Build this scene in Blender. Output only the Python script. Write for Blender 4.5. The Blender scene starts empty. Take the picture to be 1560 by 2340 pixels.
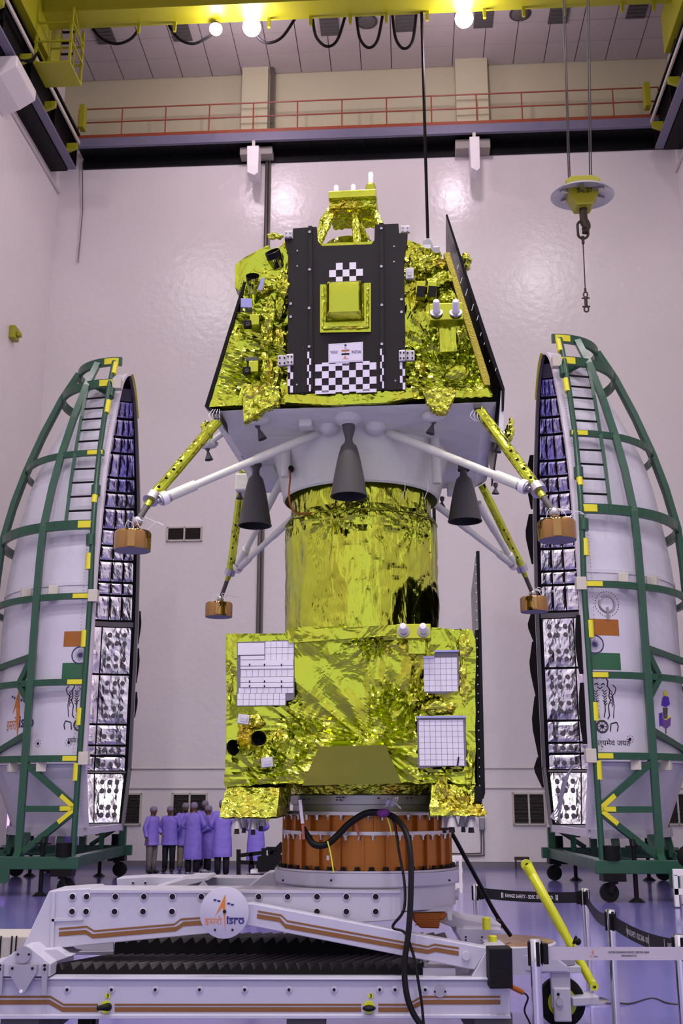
import bpy, bmesh, math, random
from math import sin, cos, tan, atan, atan2, pi, radians, sqrt, hypot
from mathutils import Vector as V, Matrix, noise

random.seed(7)
scene = bpy.context.scene
col = scene.collection

# ---------------------------------------------------------------- camera
FPX, HCAM, PITCH = 2500.0, 1.85, radians(14.68)      # focal length in pixels of the 1560x2340 frame
cam_d = bpy.data.cameras.new('camera')
cam = bpy.data.objects.new('camera', cam_d)
col.objects.link(cam)
cam.location = (0, 0, HCAM)
cam.rotation_euler = (pi / 2 + PITCH, 0, 0)
cam_d.sensor_fit = 'VERTICAL'
cam_d.sensor_height = 36
cam_d.lens = FPX / 2340 * 36
cam_d.clip_start = 0.05
cam_d.clip_end = 200
scene.camera = cam

# ---------------------------------------------------------------- world, light, exposure
w = bpy.data.worlds.new('daylight')  # uniform fill light, added to enter through the invented doorway
scene.world = w
w.use_nodes = True
bgn = w.node_tree.nodes['Background']
bgn.inputs['Color'].default_value = (0.90, 0.87, 1.0, 1)
bgn.inputs['Strength'].default_value = 1.15
scene.view_settings.view_transform = 'Standard'
scene.view_settings.look = 'None'
scene.view_settings.gamma = 1
scene.view_settings.exposure = 0.22
scene.view_settings.use_curve_mapping = False

ROOM_YAW = radians(-3.6)       # the hall stands a little askew to the line of sight
WALL_Y, CEIL_Z = 32.0, 25.7

def area_light(name, loc, size, power, color, rot=(0, 0, 0), shape='DISK', spread=pi):
    d = bpy.data.lights.new(name, 'AREA')
    d.shape = shape
    d.size = size
    d.energy = power
    d.color = color
    d.spread = spread
    o = bpy.data.objects.new(name, d)
    col.objects.link(o)
    o.location = loc
    o.rotation_euler = rot
    return o

# high-bay lamps under the roof (room coordinates); their housings are built with the ceiling
HIGH_BAYS = [(-6.2, -3.0), (-0.6, -3.0), (5.2, -3.0), (-6.2, 5.5), (-0.6, 5.0), (5.2, 5.5), (-9.0, 17.7), (1.25, 21.6), (6.0, 18.2)]
RM = Matrix.Rotation(ROOM_YAW, 4, 'Z')
for hx, hy in HIGH_BAYS:
    area_light('high_bay_light', RM @ V((hx, hy, CEIL_Z - 0.86)), 0.9, 820 if hy < 10 else 390, (1.0, 0.93, 0.96), spread=radians(140) if hy < 10 else pi)

# ---------------------------------------------------------------- pixel -> place helpers
def ray(px, py):
    u, v = (px - 780) / FPX, (1170 - py) / FPX
    return V((u, cos(PITCH) - v * sin(PITCH), sin(PITCH) + v * cos(PITCH)))

def P(px, py, Y):
    d = ray(px, py)
    t = Y / d.y
    return V((d.x * t, Y, HCAM + d.z * t))

def Pz(px, py, z):
    d = ray(px, py)
    t = (z - HCAM) / d.z
    return V((d.x * t, d.y * t, z))

RMI = RM.inverted()

def PR(px, py, Y):           # in room coordinates, on the plane y = Y
    d = RMI.to_3x3() @ ray(px, py)
    t = Y / d.y
    return V((d.x * t, Y, HCAM + d.z * t))

def PRz(px, py, z):
    d = RMI.to_3x3() @ ray(px, py)
    t = (z - HCAM) / d.z
    return V((d.x * t, d.y * t, z))

# ---------------------------------------------------------------- materials
def lin(c):
    return tuple((x / 12.92 if x <= 0.04045 else ((x + 0.055) / 1.055) ** 2.4) for x in (c[0] / 255, c[1] / 255, c[2] / 255))

MATS = {}

def mat(name, rgb, rough=0.5, metal=0.0, var=0.06, vscale=6.0, bump=0.0, bscale=40.0, emit=0.0, coat=0.0, rvar=0.08, spec=0.5, linear=False, sheen=0):
    if name in MATS:
        return MATS[name]
    m = bpy.data.materials.new(name)
    m.use_nodes = True
    nt = m.node_tree
    b = nt.nodes['Principled BSDF']
    c = rgb if linear else lin(rgb)
    tc = nt.nodes.new('ShaderNodeTexCoord')
    nz = nt.nodes.new('ShaderNodeTexNoise')
    nz.inputs['Scale'].default_value = vscale
    nz.inputs['Detail'].default_value = 3
    nt.links.new(tc.outputs['Object'], nz.inputs['Vector'])
    mx = nt.nodes.new('ShaderNodeMix')
    mx.data_type = 'RGBA'
    mx.inputs[6].default_value = (*[x * (1 - var) for x in c], 1)
    mx.inputs[7].default_value = (*[min(1, x * (1 + var)) for x in c], 1)
    nt.links.new(nz.outputs['Fac'], mx.inputs[0])
    nt.links.new(mx.outputs[2], b.inputs['Base Color'])
    b.inputs['Metallic'].default_value = metal
    b.inputs['Specular IOR Level'].default_value = spec
    mr = nt.nodes.new('ShaderNodeMapRange')
    mr.inputs['To Min'].default_value = max(0.02, rough - rvar)
    mr.inputs['To Max'].default_value = min(1, rough + rvar)
    nt.links.new(nz.outputs['Fac'], mr.inputs['Value'])
    nt.links.new(mr.outputs['Result'], b.inputs['Roughness'])
    if coat:
        b.inputs['Coat Weight'].default_value = coat
        b.inputs['Coat Roughness'].default_value = 0.1
    if emit:
        b.inputs['Emission Color'].default_value = (*c, 1)
        b.inputs['Emission Strength'].default_value = emit
    if bump:
        n2 = nt.nodes.new('ShaderNodeTexNoise')
        n2.inputs['Scale'].default_value = bscale
        n2.inputs['Detail'].default_value = 4
        nt.links.new(tc.outputs['Object'], n2.inputs['Vector'])
        bp = nt.nodes.new('ShaderNodeBump')
        bp.inputs['Strength'].default_value = bump
        bp.inputs['Distance'].default_value = 0.02
        nt.links.new(n2.outputs['Fac'], bp.inputs['Height'])
        nt.links.new(bp.outputs['Normal'], b.inputs['Normal'])
    MATS[name] = m
    return m

def foil(name, rgb, rough=0.16, scale=9.0, strength=0.55, fine=0.35, stretch=(1, 1, 1), tint=None):
    """thin metallised film: creased facets (voronoi) over soft folds and fine crackle"""
    m = bpy.data.materials.new(name)
    m.use_nodes = True
    nt = m.node_tree
    L = nt.links.new
    b = nt.nodes['Principled BSDF']
    c = lin(rgb)
    b.inputs['Metallic'].default_value = 1.0
    b.inputs['Roughness'].default_value = rough
    tc = nt.nodes.new('ShaderNodeTexCoord')
    mp = nt.nodes.new('ShaderNodeMapping')
    mp.inputs['Scale'].default_value = stretch
    L(tc.outputs['Object'], mp.inputs['Vector'])
    wn = nt.nodes.new('ShaderNodeTexNoise')
    wn.inputs['Scale'].default_value = scale * 0.45
    wn.inputs['Detail'].default_value = 2
    L(mp.outputs['Vector'], wn.inputs['Vector'])
    wm = nt.nodes.new('ShaderNodeMix')
    wm.data_type = 'VECTOR'
    wm.inputs[0].default_value = 0.16
    L(mp.outputs['Vector'], wm.inputs[4])
    L(wn.outputs['Color'], wm.inputs[5])
    v1 = nt.nodes.new('ShaderNodeTexVoronoi')
    v1.inputs['Scale'].default_value = scale
    L(wm.outputs[1], v1.inputs['Vector'])
    v2 = nt.nodes.new('ShaderNodeTexVoronoi')
    v2.inputs['Scale'].default_value = scale * 3.1
    L(wm.outputs[1], v2.inputs['Vector'])
    n1 = nt.nodes.new('ShaderNodeTexNoise')
    n1.inputs['Scale'].default_value = scale * 0.8
    n1.inputs['Detail'].default_value = 3
    n1.inputs['Distortion'].default_value = 1.2
    L(mp.outputs['Vector'], n1.inputs['Vector'])
    b1 = nt.nodes.new('ShaderNodeBump')
    b1.inputs['Strength'].default_value = strength
    b1.inputs['Distance'].default_value = 0.22 / scale
    L(v1.outputs['Distance'], b1.inputs['Height'])
    b2 = nt.nodes.new('ShaderNodeBump')
    b2.inputs['Strength'].default_value = fine
    b2.inputs['Distance'].default_value = 0.06 / scale
    L(v2.outputs['Distance'], b2.inputs['Height'])
    L(b1.outputs['Normal'], b2.inputs['Normal'])
    b3 = nt.nodes.new('ShaderNodeBump')
    b3.inputs['Strength'].default_value = strength
    b3.inputs['Distance'].default_value = 0.25 / scale
    L(n1.outputs['Fac'], b3.inputs['Height'])
    L(b2.outputs['Normal'], b3.inputs['Normal'])
    L(b3.outputs['Normal'], b.inputs['Normal'])
    mx = nt.nodes.new('ShaderNodeMix')
    mx.data_type = 'RGBA'
    t = lin(tint) if tint else tuple(x * 0.85 for x in c)
    mx.inputs[6].default_value = (*t, 1)
    mx.inputs[7].default_value = (*c, 1)
    cr = nt.nodes.new('ShaderNodeMapRange')
    cr.inputs['From Min'].default_value = 0.3
    cr.inputs['From Max'].default_value = 0.5
    L(wn.outputs['Fac'], cr.inputs['Value'])
    L(cr.outputs['Result'], mx.inputs[0])
    L(mx.outputs[2], b.inputs['Base Color'])
    MATS[name] = m
    return m

# ---------------------------------------------------------------- mesh building
class MB:
    def __init__(self, M=None):
        self.v, self.f, self.M = [], [], M

    def add(self, vs, fs):
        o = len(self.v)
        if self.M is not None:
            vs = [self.M @ V(p) for p in vs]
        self.v += [tuple(p) for p in vs]
        self.f += [tuple(i + o for i in f) for f in fs]
        return self

    def box(self, c, s, R=None):
        x, y, z = s[0] / 2, s[1] / 2, s[2] / 2
        vs = [V((a * x, b * y, d * z)) for d in (-1, 1) for b in (-1, 1) for a in (-1, 1)]
        if R is not None:
            vs = [R @ p for p in vs]
        c = V(c)
        return self.add([p + c for p in vs], [(0, 2, 3, 1), (4, 5, 7, 6), (0, 1, 5, 4), (2, 6, 7, 3), (0, 4, 6, 2), (1, 3, 7, 5)])

    def span(self, a, b):
        a, b = V(a), V(b)
        return self.box((a + b) / 2, [abs(b[i] - a[i]) for i in range(3)])

    def bar(self, p0, p1, wd, h, up=(0, 0, 1)):
        p0, p1 = V(p0), V(p1)
        d = (p1 - p0).normalized()
        s = d.cross(V(up))
        if s.length < 1e-4:
            s = d.cross(V((1, 0, 0)))
        s.normalize()
        u = s.cross(d)
        vs = []
        for p in (p0, p1):
            for a, b in ((-1, -1), (1, -1), (1, 1), (-1, 1)):
                vs.append(p + s * (a * wd / 2) + u * (b * h / 2))
        return self.add(vs, [(3, 2, 1, 0), (4, 5, 6, 7), (0, 1, 5, 4), (1, 2, 6, 5), (2, 3, 7, 6), (3, 0, 4, 7)])

    def strip(self, pts, wd, h, up=(0, 0, 1), closed=False):
        """rectangular section swept along points"""
        pts = [V(p) for p in pts]
        n = len(pts)
        vs = []
        for i, p in enumerate(pts):
            a = pts[i - 1] if (i or closed) else p
            b = pts[(i + 1) % n] if (i < n - 1 or closed) else p
            d = (b - a).normalized()
            s = d.cross(V(up(p) if callable(up) else up)).normalized()
            u = s.cross(d)
            for q, r in ((-1, -1), (1, -1), (1, 1), (-1, 1)):
                vs.append(p + s * (q * wd / 2) + u * (r * h / 2))
        fs = []
        for i in range(n if closed else n - 1):
            j = (i + 1) % n
            for k in range(4):
                l = (k + 1) % 4
                fs.append((i * 4 + k, i * 4 + l, j * 4 + l, j * 4 + k))
        if not closed:
            fs += [(3, 2, 1, 0), tuple((n - 1) * 4 + k for k in range(4))]
        return self.add(vs, fs)

    def tube(self, pts, r, n=8, cap=True, closed=False):
        pts = [V(p) for p in pts]
        m = len(pts)
        rs = r if isinstance(r, (list, tuple)) else [r] * m
        vs, fs = [], []
        d0 = (pts[1] - pts[0]).normalized()
        s = d0.orthogonal().normalized()
        for i, p in enumerate(pts):
            a = pts[i - 1] if (i or closed) else p
            b = pts[(i + 1) % m] if (i < m - 1 or closed) else p
            d = (b - a).normalized()
            s = (s - d * s.dot(d)).normalized()
            u = d.cross(s)
            for k in range(n):
                t = 2 * pi * k / n
                vs.append(p + (s * cos(t) + u * sin(t)) * rs[i])
        for i in range(m if closed else m - 1):
            j = (i + 1) % m
            for k in range(n):
                l = (k + 1) % n
                fs.append((i * n + k, i * n + l, j * n + l, j * n + k))
        if cap and not closed:
            fs.append(tuple(reversed(range(n))))
            fs.append(tuple((m - 1) * n + k for k in range(n)))
        return self.add(vs, fs)

    def cyl(self, p0, p1, r0, r1=None, n=16, cap=True):
        return self.tube([p0, p1], [r0, r0 if r1 is None else r1], n, cap)

    def lathe(self, prof, n=32, M=None, a0=0.0, a1=2 * pi, caps=False):
        full = abs(a1 - a0 - 2 * pi) < 1e-6
        k = n if full else n + 1
        vs, fs = [], []
        for r, z in prof:
            for i in range(k):
                a = a0 + (a1 - a0) * i / n
                vs.append(V((r * cos(a), r * sin(a), z)))
        for j in range(len(prof) - 1):
            for i in range(n):
                i2 = (i + 1) % k
                fs.append((j * k + i, j * k + i2, (j + 1) * k + i2, (j + 1) * k + i))
        if caps:
            fs.append(tuple(reversed(range(k))))
            fs.append(tuple((len(prof) - 1) * k + i for i in range(k)))
        if M is not None:
            vs = [M @ p for p in vs]
        return self.add(vs, fs)

    def prism(self, poly, y0, y1, M=None):
        """polygon given in x,z extruded along y"""
        n = len(poly)
        if sum(poly[i][0] * poly[(i + 1) % n][1] - poly[(i + 1) % n][0] * poly[i][1] for i in range(n)) < 0:
            poly = poly[::-1]
        vs = [V((x, y0, z)) for x, z in poly] + [V((x, y1, z)) for x, z in poly]
        if M is not None:
            vs = [M @ p for p in vs]
        fs = [tuple(range(n)), tuple(reversed(range(n, 2 * n)))]
        fs += [((i + 1) % n, i, n + i, n + (i + 1) % n) for i in range(n)]
        return self.add(vs, fs)

    def grid(self, fn, nu, nv):
        vs = [V(fn(i / nu, j / nv)) for j in range(nv + 1) for i in range(nu + 1)]
        k = nu + 1
        return self.add(vs, [(j * k + i, j * k + i + 1, (j + 1) * k + i + 1, (j + 1) * k + i) for j in range(nv) for i in range(nu)])

    def ball(self, c, r, n=12, m=8, R=None):
        if not isinstance(r, (list, tuple)):
            r = (r, r, r)
        c = V(c)
        vs, fs = [], []
        for j in range(1, m):
            for i in range(n):
                a, b = 2 * pi * i / n, pi * j / m
                vs.append(V((r[0] * sin(b) * cos(a), r[1] * sin(b) * sin(a), r[2] * cos(b))))
        vs += [V((0, 0, r[2])), V((0, 0, -r[2]))]
        for j in range(m - 2):
            for i in range(n):
                i2 = (i + 1) % n
                fs.append((j * n + i, (j + 1) * n + i, (j + 1) * n + i2, j * n + i2))
        t, bt = len(vs) - 2, len(vs) - 1
        for i in range(n):
            i2 = (i + 1) % n
            fs += [(t, i, i2), (bt, (m - 2) * n + i2, (m - 2) * n + i)]
        if R is not None:
            vs = [R @ p for p in vs]
        return self.add([p + c for p in vs], fs)

    def build(self, name, m, parent=None, smooth=False, local=False, bevel=0.0, kind=None, label=None, M=None):
        me = bpy.data.meshes.new(name)
        vs = self.v
        if parent is not None and not local:
            T = TM[parent.name].inverted()
            vs = [T @ V(p) for p in vs]
        me.from_pydata([tuple(p) for p in vs], [], self.f)
        me.update()
        if smooth:
            me.polygons.foreach_set('use_smooth', [True] * len(me.polygons))
            if smooth != 'all':
                try:
                    me.set_sharp_from_angle(angle=radians(38))
                except Exception:
                    pass
        me.materials.append(MATS[m] if isinstance(m, str) else m)
        o = bpy.data.objects.new(name, me)
        col.objects.link(o)
        if parent is not None:
            o.parent = parent
            TM[o.name] = TM[parent.name]
        else:
            TM[o.name] = Matrix.Identity(4)
        if M is not None:
            o.matrix_world = M
            TM[o.name] = M
        if bevel:
            bv = o.modifiers.new('edge', 'BEVEL')
            bv.width = bevel
            bv.segments = 2
            bv.limit_method = 'ANGLE'
            bv.angle_limit = radians(40)
        if kind:
            o['kind'] = kind
        if label:
            o['label'] = label
        return o

TM = {}

def tag(o, label, cat, group=None, kind=None):
    o['label'] = label
    o['category'] = cat
    if group:
        o['group'] = group
    if kind:
        o['kind'] = kind
    return o

def thing(name, label, cat, loc=(0, 0, 0), rz=0.0, group=None, kind=None):
    o = bpy.data.objects.new(name, None)
    col.objects.link(o)
    o.empty_display_size = 0.2
    o.location = loc
    o.rotation_euler = (0, 0, rz)
    TM[o.name] = Matrix.Translation(V(loc)) @ Matrix.Rotation(rz, 4, 'Z')
    return tag(o, label, cat, group, kind)

def inst(name, me, parent, M, label=None):
    """a piece that shares mesh data; M is relative to the parent"""
    o = bpy.data.objects.new(name, me)
    col.objects.link(o)
    o.parent = parent
    o.matrix_local = M
    TM[o.name] = TM[parent.name] @ M
    if label:
        o['label'] = label
    return o

def mesh_of(mb, name, m, smooth=False):
    me = bpy.data.meshes.new(name)
    me.from_pydata([tuple(p) for p in mb.v], [], mb.f)
    me.update()
    if smooth:
        me.polygons.foreach_set('use_smooth', [True] * len(me.polygons))
        if smooth != 'all':
            me.set_sharp_from_angle(angle=radians(38))
    me.materials.append(MATS[m] if isinstance(m, str) else m)
    return me

def struct(o):
    o['kind'] = 'structure'
    return o

def T(x, y=0, z=0):
    return Matrix.Translation(V((x, y, z)) if not isinstance(x, V) else x)

def Rx(a): return Matrix.Rotation(a, 4, 'X')
def Ry(a): return Matrix.Rotation(a, 4, 'Y')
def Rz(a): return Matrix.Rotation(a, 4, 'Z')

def catmull(pts, n=8):
    pts = [V(p) for p in pts]
    out = []
    for i in range(len(pts) - 1):
        p0, p1, p2, p3 = pts[max(i - 1, 0)], pts[i], pts[i + 1], pts[min(i + 2, len(pts) - 1)]
        for k in range(n):
            t = k / n
            out.append(0.5 * ((2 * p1) + (p2 - p0) * t + (2 * p0 - 5 * p1 + 4 * p2 - p3) * t * t + (3 * p1 - p0 - 3 * p2 + p3) * t ** 3))
    out.append(pts[-1])
    return out

def text_geo(s, size=1.0, align='CENTER', bold=0.0):
    cu = bpy.data.curves.new('lettering', 'FONT')
    cu.body = s
    cu.size = size
    cu.align_x = align
    cu.align_y = 'CENTER'
    cu.resolution_u = 2
    cu.offset = bold
    o = bpy.data.objects.new('lettering', cu)
    col.objects.link(o)
    dg = bpy.context.evaluated_depsgraph_get()
    me = bpy.data.meshes.new_from_object(o.evaluated_get(dg))
    vs = [v.co.copy() for v in me.vertices]
    fs = [tuple(p.vertices) for p in me.polygons]
    bpy.data.objects.remove(o)
    bpy.data.curves.remove(cu)
    bpy.data.meshes.remove(me)
    return vs, fs

def fit(geo, wd, h):
    """scale lettering to a box wd x h centred on the origin"""
    vs, fs = geo
    if not vs:
        return geo
    x0, x1 = min(v.x for v in vs), max(v.x for v in vs)
    y0, y1 = min(v.y for v in vs), max(v.y for v in vs)
    sx, sy = wd / max(1e-6, x1 - x0), h / max(1e-6, y1 - y0)
    return [V(((v.x - (x0 + x1) / 2) * sx, (v.y - (y0 + y1) / 2) * sy, 0)) for v in vs], fs

def crinkle(p, f=5.0, s=0.0):
    """creased-foil height 0..1: puffed cells with sharp valleys plus folds"""
    q = V((p[0] * f + s, p[1] * f, p[2] * f))
    q = q + noise.noise_vector(q * 0.6) * 0.7
    d, _ = noise.voronoi(q)
    return 0.6 * (d[1] - d[0]) + 0.4 * abs(noise.noise(q * 0.5))
# ---------------------------------------------------------------- materials used in the hall
mat('wall_paint', (226, 219, 219), 0.24, var=0.03, vscale=0.6, bump=0.5, bscale=4.5)
mat('wall_upper', (190, 184, 152), 0.34, var=0.05, vscale=0.5, bump=0.12, bscale=2.5)
mat('trim_paint', (196, 188, 186), 0.4, var=0.03)
mat('skirting', (120, 116, 124), 0.5)
mat('ceil_tile', (176, 166, 162), 0.75, var=0.05, vscale=1.5)
mat('ceil_gap', (110, 104, 112), 0.8)
mat('vent_dark', (84, 80, 78), 0.6)
mat('louvre', (66, 62, 58), 0.5, var=0.2, vscale=3)
mat('vent_frame', (196, 190, 178), 0.45)
mat('steel_blue', (112, 108, 132), 0.45, var=0.12, vscale=2)
mat('steel_black', (16, 15, 17), 0.45, var=0.2, spec=0.15)
mat('rail_red', (140, 66, 42), 0.45, var=0.12)
mat('crane_yellow', (158, 156, 22), 0.42, var=0.06, vscale=1.2)
mat('cable_black', (14, 14, 15), 0.45, spec=0.15)
mat('rope_grey', (42, 36, 38), 0.6)
mat('conduit', (112, 106, 104), 0.35, metal=0.6)
mat('white_plastic', (226, 222, 224), 0.4)
mat('concrete', (160, 154, 146), 0.8, bump=0.3, bscale=12)
mat('clear_dish', (205, 205, 215), 0.12, metal=0.0, spec=0.8)
mat('iron', (70, 62, 52), 0.45, metal=0.7)
mat('chrome', (205, 205, 205), 0.14, metal=1.0, var=0.03)
mat('bare_metal', (176, 174, 176), 0.32, metal=0.9)
mat('lamp_glow', (255, 225, 250), 0.4, emit=26.0)
mat('lamp_housing', (60, 56, 58), 0.45)
mat('green_paint', (28, 76, 54), 0.32, var=0.1, vscale=2.5)
mat('tape_yellow', (222, 214, 40), 0.4)
mat('shell_white', (205, 203, 216), 0.26, var=0.02, vscale=1.2)
mat('rim_white', (214, 206, 218), 0.35, var=0.04)
mat('edge_grey', (104, 100, 108), 0.5)
mat('black_cloth', (18, 17, 18), 0.75, spec=0.15)
mat('black_paint', (17, 17, 17), 0.4, spec=0.15)
mat('flag_orange', (158, 94, 26), 0.3)
mat('flag_green', (38, 96, 62), 0.3)
mat('navy_ink', (34, 24, 96), 0.4)
mat('black_ink', (22, 20, 26), 0.5, spec=0.15)
mat('orange_ink', (196, 112, 30), 0.4)
mat('trolley_white', (172, 170, 183), 0.3, var=0.025, vscale=2)
mat('stripe_brown', (114, 72, 18), 0.35)
mat('grey_plate', (150, 148, 156), 0.35, metal=0.5)
mat('rubber', (17, 17, 18), 0.6, bump=0.2, bscale=60, spec=0.15)
mat('bellows', (74, 71, 72), 0.45, var=0.25, vscale=5, spec=0.15)
mat('tow_yellow', (192, 198, 22), 0.3, var=0.04)
mat('anodised_orange', (158, 94, 24), 0.34, metal=0.5, var=0.1, vscale=4)
mat('dark_orange', (150, 78, 14), 0.4, metal=0.5)
mat('alu_ring', (150, 150, 152), 0.35, metal=0.6)
mat('coat_violet', (140, 121, 220), 0.7, var=0.14, vscale=7, bump=1.0, bscale=9)
mat('coat_pink', (196, 168, 206), 0.7, var=0.08, vscale=9, bump=0.5, bscale=14)
mat('cap_grey', (132, 122, 146), 0.8, bump=0.5, bscale=40)
mat('skin', (104, 70, 56), 0.55)
mat('trouser_grey', (112, 106, 104), 0.75)
mat('trouser_black', (22, 20, 26), 0.75)
mat('trouser_khaki', (150, 140, 112), 0.75)
mat('shoe_black', (20, 18, 20), 0.5)
mat('shoe_blue', (78, 78, 150), 0.7)
mat('shoe_white', (190, 182, 190), 0.7)
mat('hair_black', (14, 12, 12), 0.6)
mat('panel_black', (33, 30, 30), 0.55, var=0.08, vscale=3, spec=0.15)
mat('white_sq', (214, 208, 220), 0.45, var=0.02)
mat('ink_sq', (22, 20, 21), 0.5, spec=0.15)
mat('white_cloth', (204, 206, 190), 0.55, var=0.05, vscale=5, bump=0.5, bscale=9)
mat('nozzle', (70, 68, 66), 0.65, var=0.12, vscale=7)
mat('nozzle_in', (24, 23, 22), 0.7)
mat('lug_metal', (190, 184, 190), 0.38, metal=0.3)
mat('lavender_mirror', (148, 146, 190), 0.12, metal=0.8)
mat('osr_white', (214, 212, 218), 0.22, var=0.02)
mat('osr_line', (110, 106, 112), 0.4)
mat('black_solar', (9, 9, 11), 0.25, var=0.2, spec=0.15)
mat('silver_tag', (196, 194, 198), 0.25, metal=0.7)
mat('honeycomb', (150, 138, 44), 0.35, metal=0.6, bump=0.4, bscale=120)
mat('copper_plate', (168, 130, 98), 0.25, metal=0.6, var=0.06)
mat('belt_black', (34, 33, 36), 0.5, spec=0.15)
mat('belt_grey', (168, 160, 170), 0.4)
mat('white_ink', (220, 218, 222), 0.5)
mat('red_tag', (150, 70, 52), 0.5)
mat('purple_cloth', (96, 32, 112), 0.7, bump=0.5, bscale=30)
mat('strap_white', (226, 220, 228), 0.55)
mat('tie_yellow', (208, 214, 60), 0.4)
mat('purple_print', (70, 18, 168), 0.4)
mat('mauve_print', (98, 62, 132), 0.4)
mat('bark_tube', (196, 206, 198), 0.4)
foil('gold_foil', (172, 184, 58), 0.15, 4.0, 0.5, 0.16, tint=(180, 178, 58))
foil('gold_smooth', (170, 176, 58), 0.22, 4.0, 0.14, 0.1, tint=(186, 184, 60))
foil('gold_crush', (192, 200, 70), 0.15, 13.0, 0.7, 0.45, tint=(200, 180, 62))
foil('gold_streak', (174, 186, 60), 0.15, 4.0, 0.4, 0.2, stretch=(2.2, 2.2, 0.7), tint=(176, 180, 58))
mat('pad_gold', (150, 116, 72), 0.12, metal=1.0, var=0.1, vscale=3)
foil('silver_foil', (222, 218, 228), 0.27, 5.0, 0.33, 0.25, stretch=(1.0, 1.0, 0.7), tint=(170, 164, 196))
foil('violet_foil', (190, 184, 226), 0.27, 5.0, 0.3, 0.25, stretch=(1.0, 1.0, 0.5), tint=(140, 132, 200))
# ---------------------------------------------------------------- the hall (room coordinates, turned by ROOM_YAW)
XL = PR(135, 400, WALL_Y).x
XR = PR(1547, 400, WALL_Y).x
Y0 = -9.0
zg = PR(200, 350, WALL_Y - 0.4).z          # level of the gallery soffit

def rb(mb, name, m, kind='structure', parent=None, **k):
    if parent is not None:
        return mb.build(name, m, parent, local=True, **k)
    o = mb.build(name, m, None, M=RM.copy(), **k)
    if kind:
        o['kind'] = kind
    return o

# floor: glossy blue-violet epoxy
fm = mat('floor_epoxy', (107, 102, 164), 0.15, var=0.10, vscale=0.35, bump=0.03, bscale=1.5, rvar=0.06)
rb(MB().span((XL - 0.4, Y0, -0.2), (XR + 0.4, WALL_Y + 0.4, 0)), 'floor', fm)
wall_back = rb(MB().span((XL - 0.4, WALL_Y, 0), (XR + 0.4, WALL_Y + 0.4, zg + 0.35)), 'wall_back', 'wall_paint')
o = rb(MB().span((XL - 0.4, WALL_Y + 0.02, zg + 0.35), (XR + 0.4, WALL_Y + 0.4, CEIL_Z + 0.3)), 'wall_back_upper', 'wall_upper')
rb(MB().span((XL - 0.4, Y0, 0), (XL, WALL_Y, CEIL_Z + 0.3)), 'wall_left', 'wall_paint')
rb(MB().span((XR, Y0, 0), (XR + 0.4, WALL_Y, CEIL_Z + 0.3)), 'wall_right', 'wall_paint')

# front wall behind the camera with an invented doorway for fill light and foil contrast
fw = MB().span((XL - 0.4, Y0 - 0.4, 0), (-7.0, Y0, CEIL_Z + 0.3)).span((6.4, Y0 - 0.4, 0), (XR + 0.4, Y0, CEIL_Z + 0.3)).span((-7.0, Y0 - 0.4, 17.0), (6.4, Y0, CEIL_Z + 0.3))
rb(fw, 'wall_front', 'wall_paint')
mat('asphalt', (92, 90, 92), 0.85, bump=0.3, bscale=30)
rb(MB().span((-60, Y0 - 90, -0.3), (60, Y0 - 0.0, -0.03)), 'ground', 'asphalt')  # unseen paving added so downward foil facets reflect something dark

# ceiling: a slab with laid-in tiles where they can be told apart
ceil = rb(MB().span((XL - 0.4, Y0, CEIL_Z + 0.03), (XR + 0.4, WALL_Y + 0.4, CEIL_Z + 0.3)), 'ceiling', 'ceil_gap')
ts = (XR - XL) / 20
tile_me = mesh_of(MB().box((0, 0, 0), (ts - 0.03, ts - 0.03, 0.05)), 'ceiling_tile', 'ceil_tile')
for i in range(20):
    for j in range(6):
        inst('ceiling_tile', tile_me, ceil, T(XL + ts * (i + .5), WALL_Y - ts * (j + .5), CEIL_Z + 0.012))
rb(MB().span((XL, Y0, CEIL_Z - 0.01), (XR, WALL_Y - 6 * ts, CEIL_Z + 0.03)), 'ceiling_field', 'ceil_tile', parent=ceil)

# skirting and wall mouldings
sk = PR(700, 1968, WALL_Y - 0.05).z
rb(MB().span((XL, WALL_Y - 0.05, 0), (XR, WALL_Y, sk)), 'baseboard_back', 'skirting')
for n, py in ((1, 1756), (2, 1801)):
    z = PR(700, py, WALL_Y).z
    rb(MB().span((XL, WALL_Y - 0.035, z - 0.02), (XR, WALL_Y, z + 0.02)), 'trim_%d' % n, 'trim_paint', bevel=0.01)
# pale ledge along the side walls under the crane runway
for n, X, s in ((3, XL, 1), (4, XR, -1)):
    rb(MB().span((X, Y0, zg - 1.25), (X + 0.06 * s, WALL_Y, zg - 1.12)), 'trim_%d' % n, 'trim_paint')

# pilasters above the gallery
for n, a, b in ((5, 552, 612), (6, 1041, 1115)):
    x0, x1 = PR(a, 200, WALL_Y - 0.4).x, PR(b, 200, WALL_Y - 0.4).x
    rb(MB().span((x0, WALL_Y - 0.4, zg + 0.3), (x1, WALL_Y + 0.02, CEIL_Z)), 'trim_%d' % n, 'wall_upper', bevel=0.02)

# ---- gallery along the back wall
def room_thing(name, label, cat, loc, group=None, kind=None):
    o = thing(name, label, cat, RM @ V(loc), ROOM_YAW, group, kind)
    return o

def rbuild(mb, name, m, parent, **k):     # mb in room coordinates, parent any room thing
    mb.v = [tuple(RM @ V(p)) for p in mb.v]
    return mb.build(name, m, parent, **k)

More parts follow.
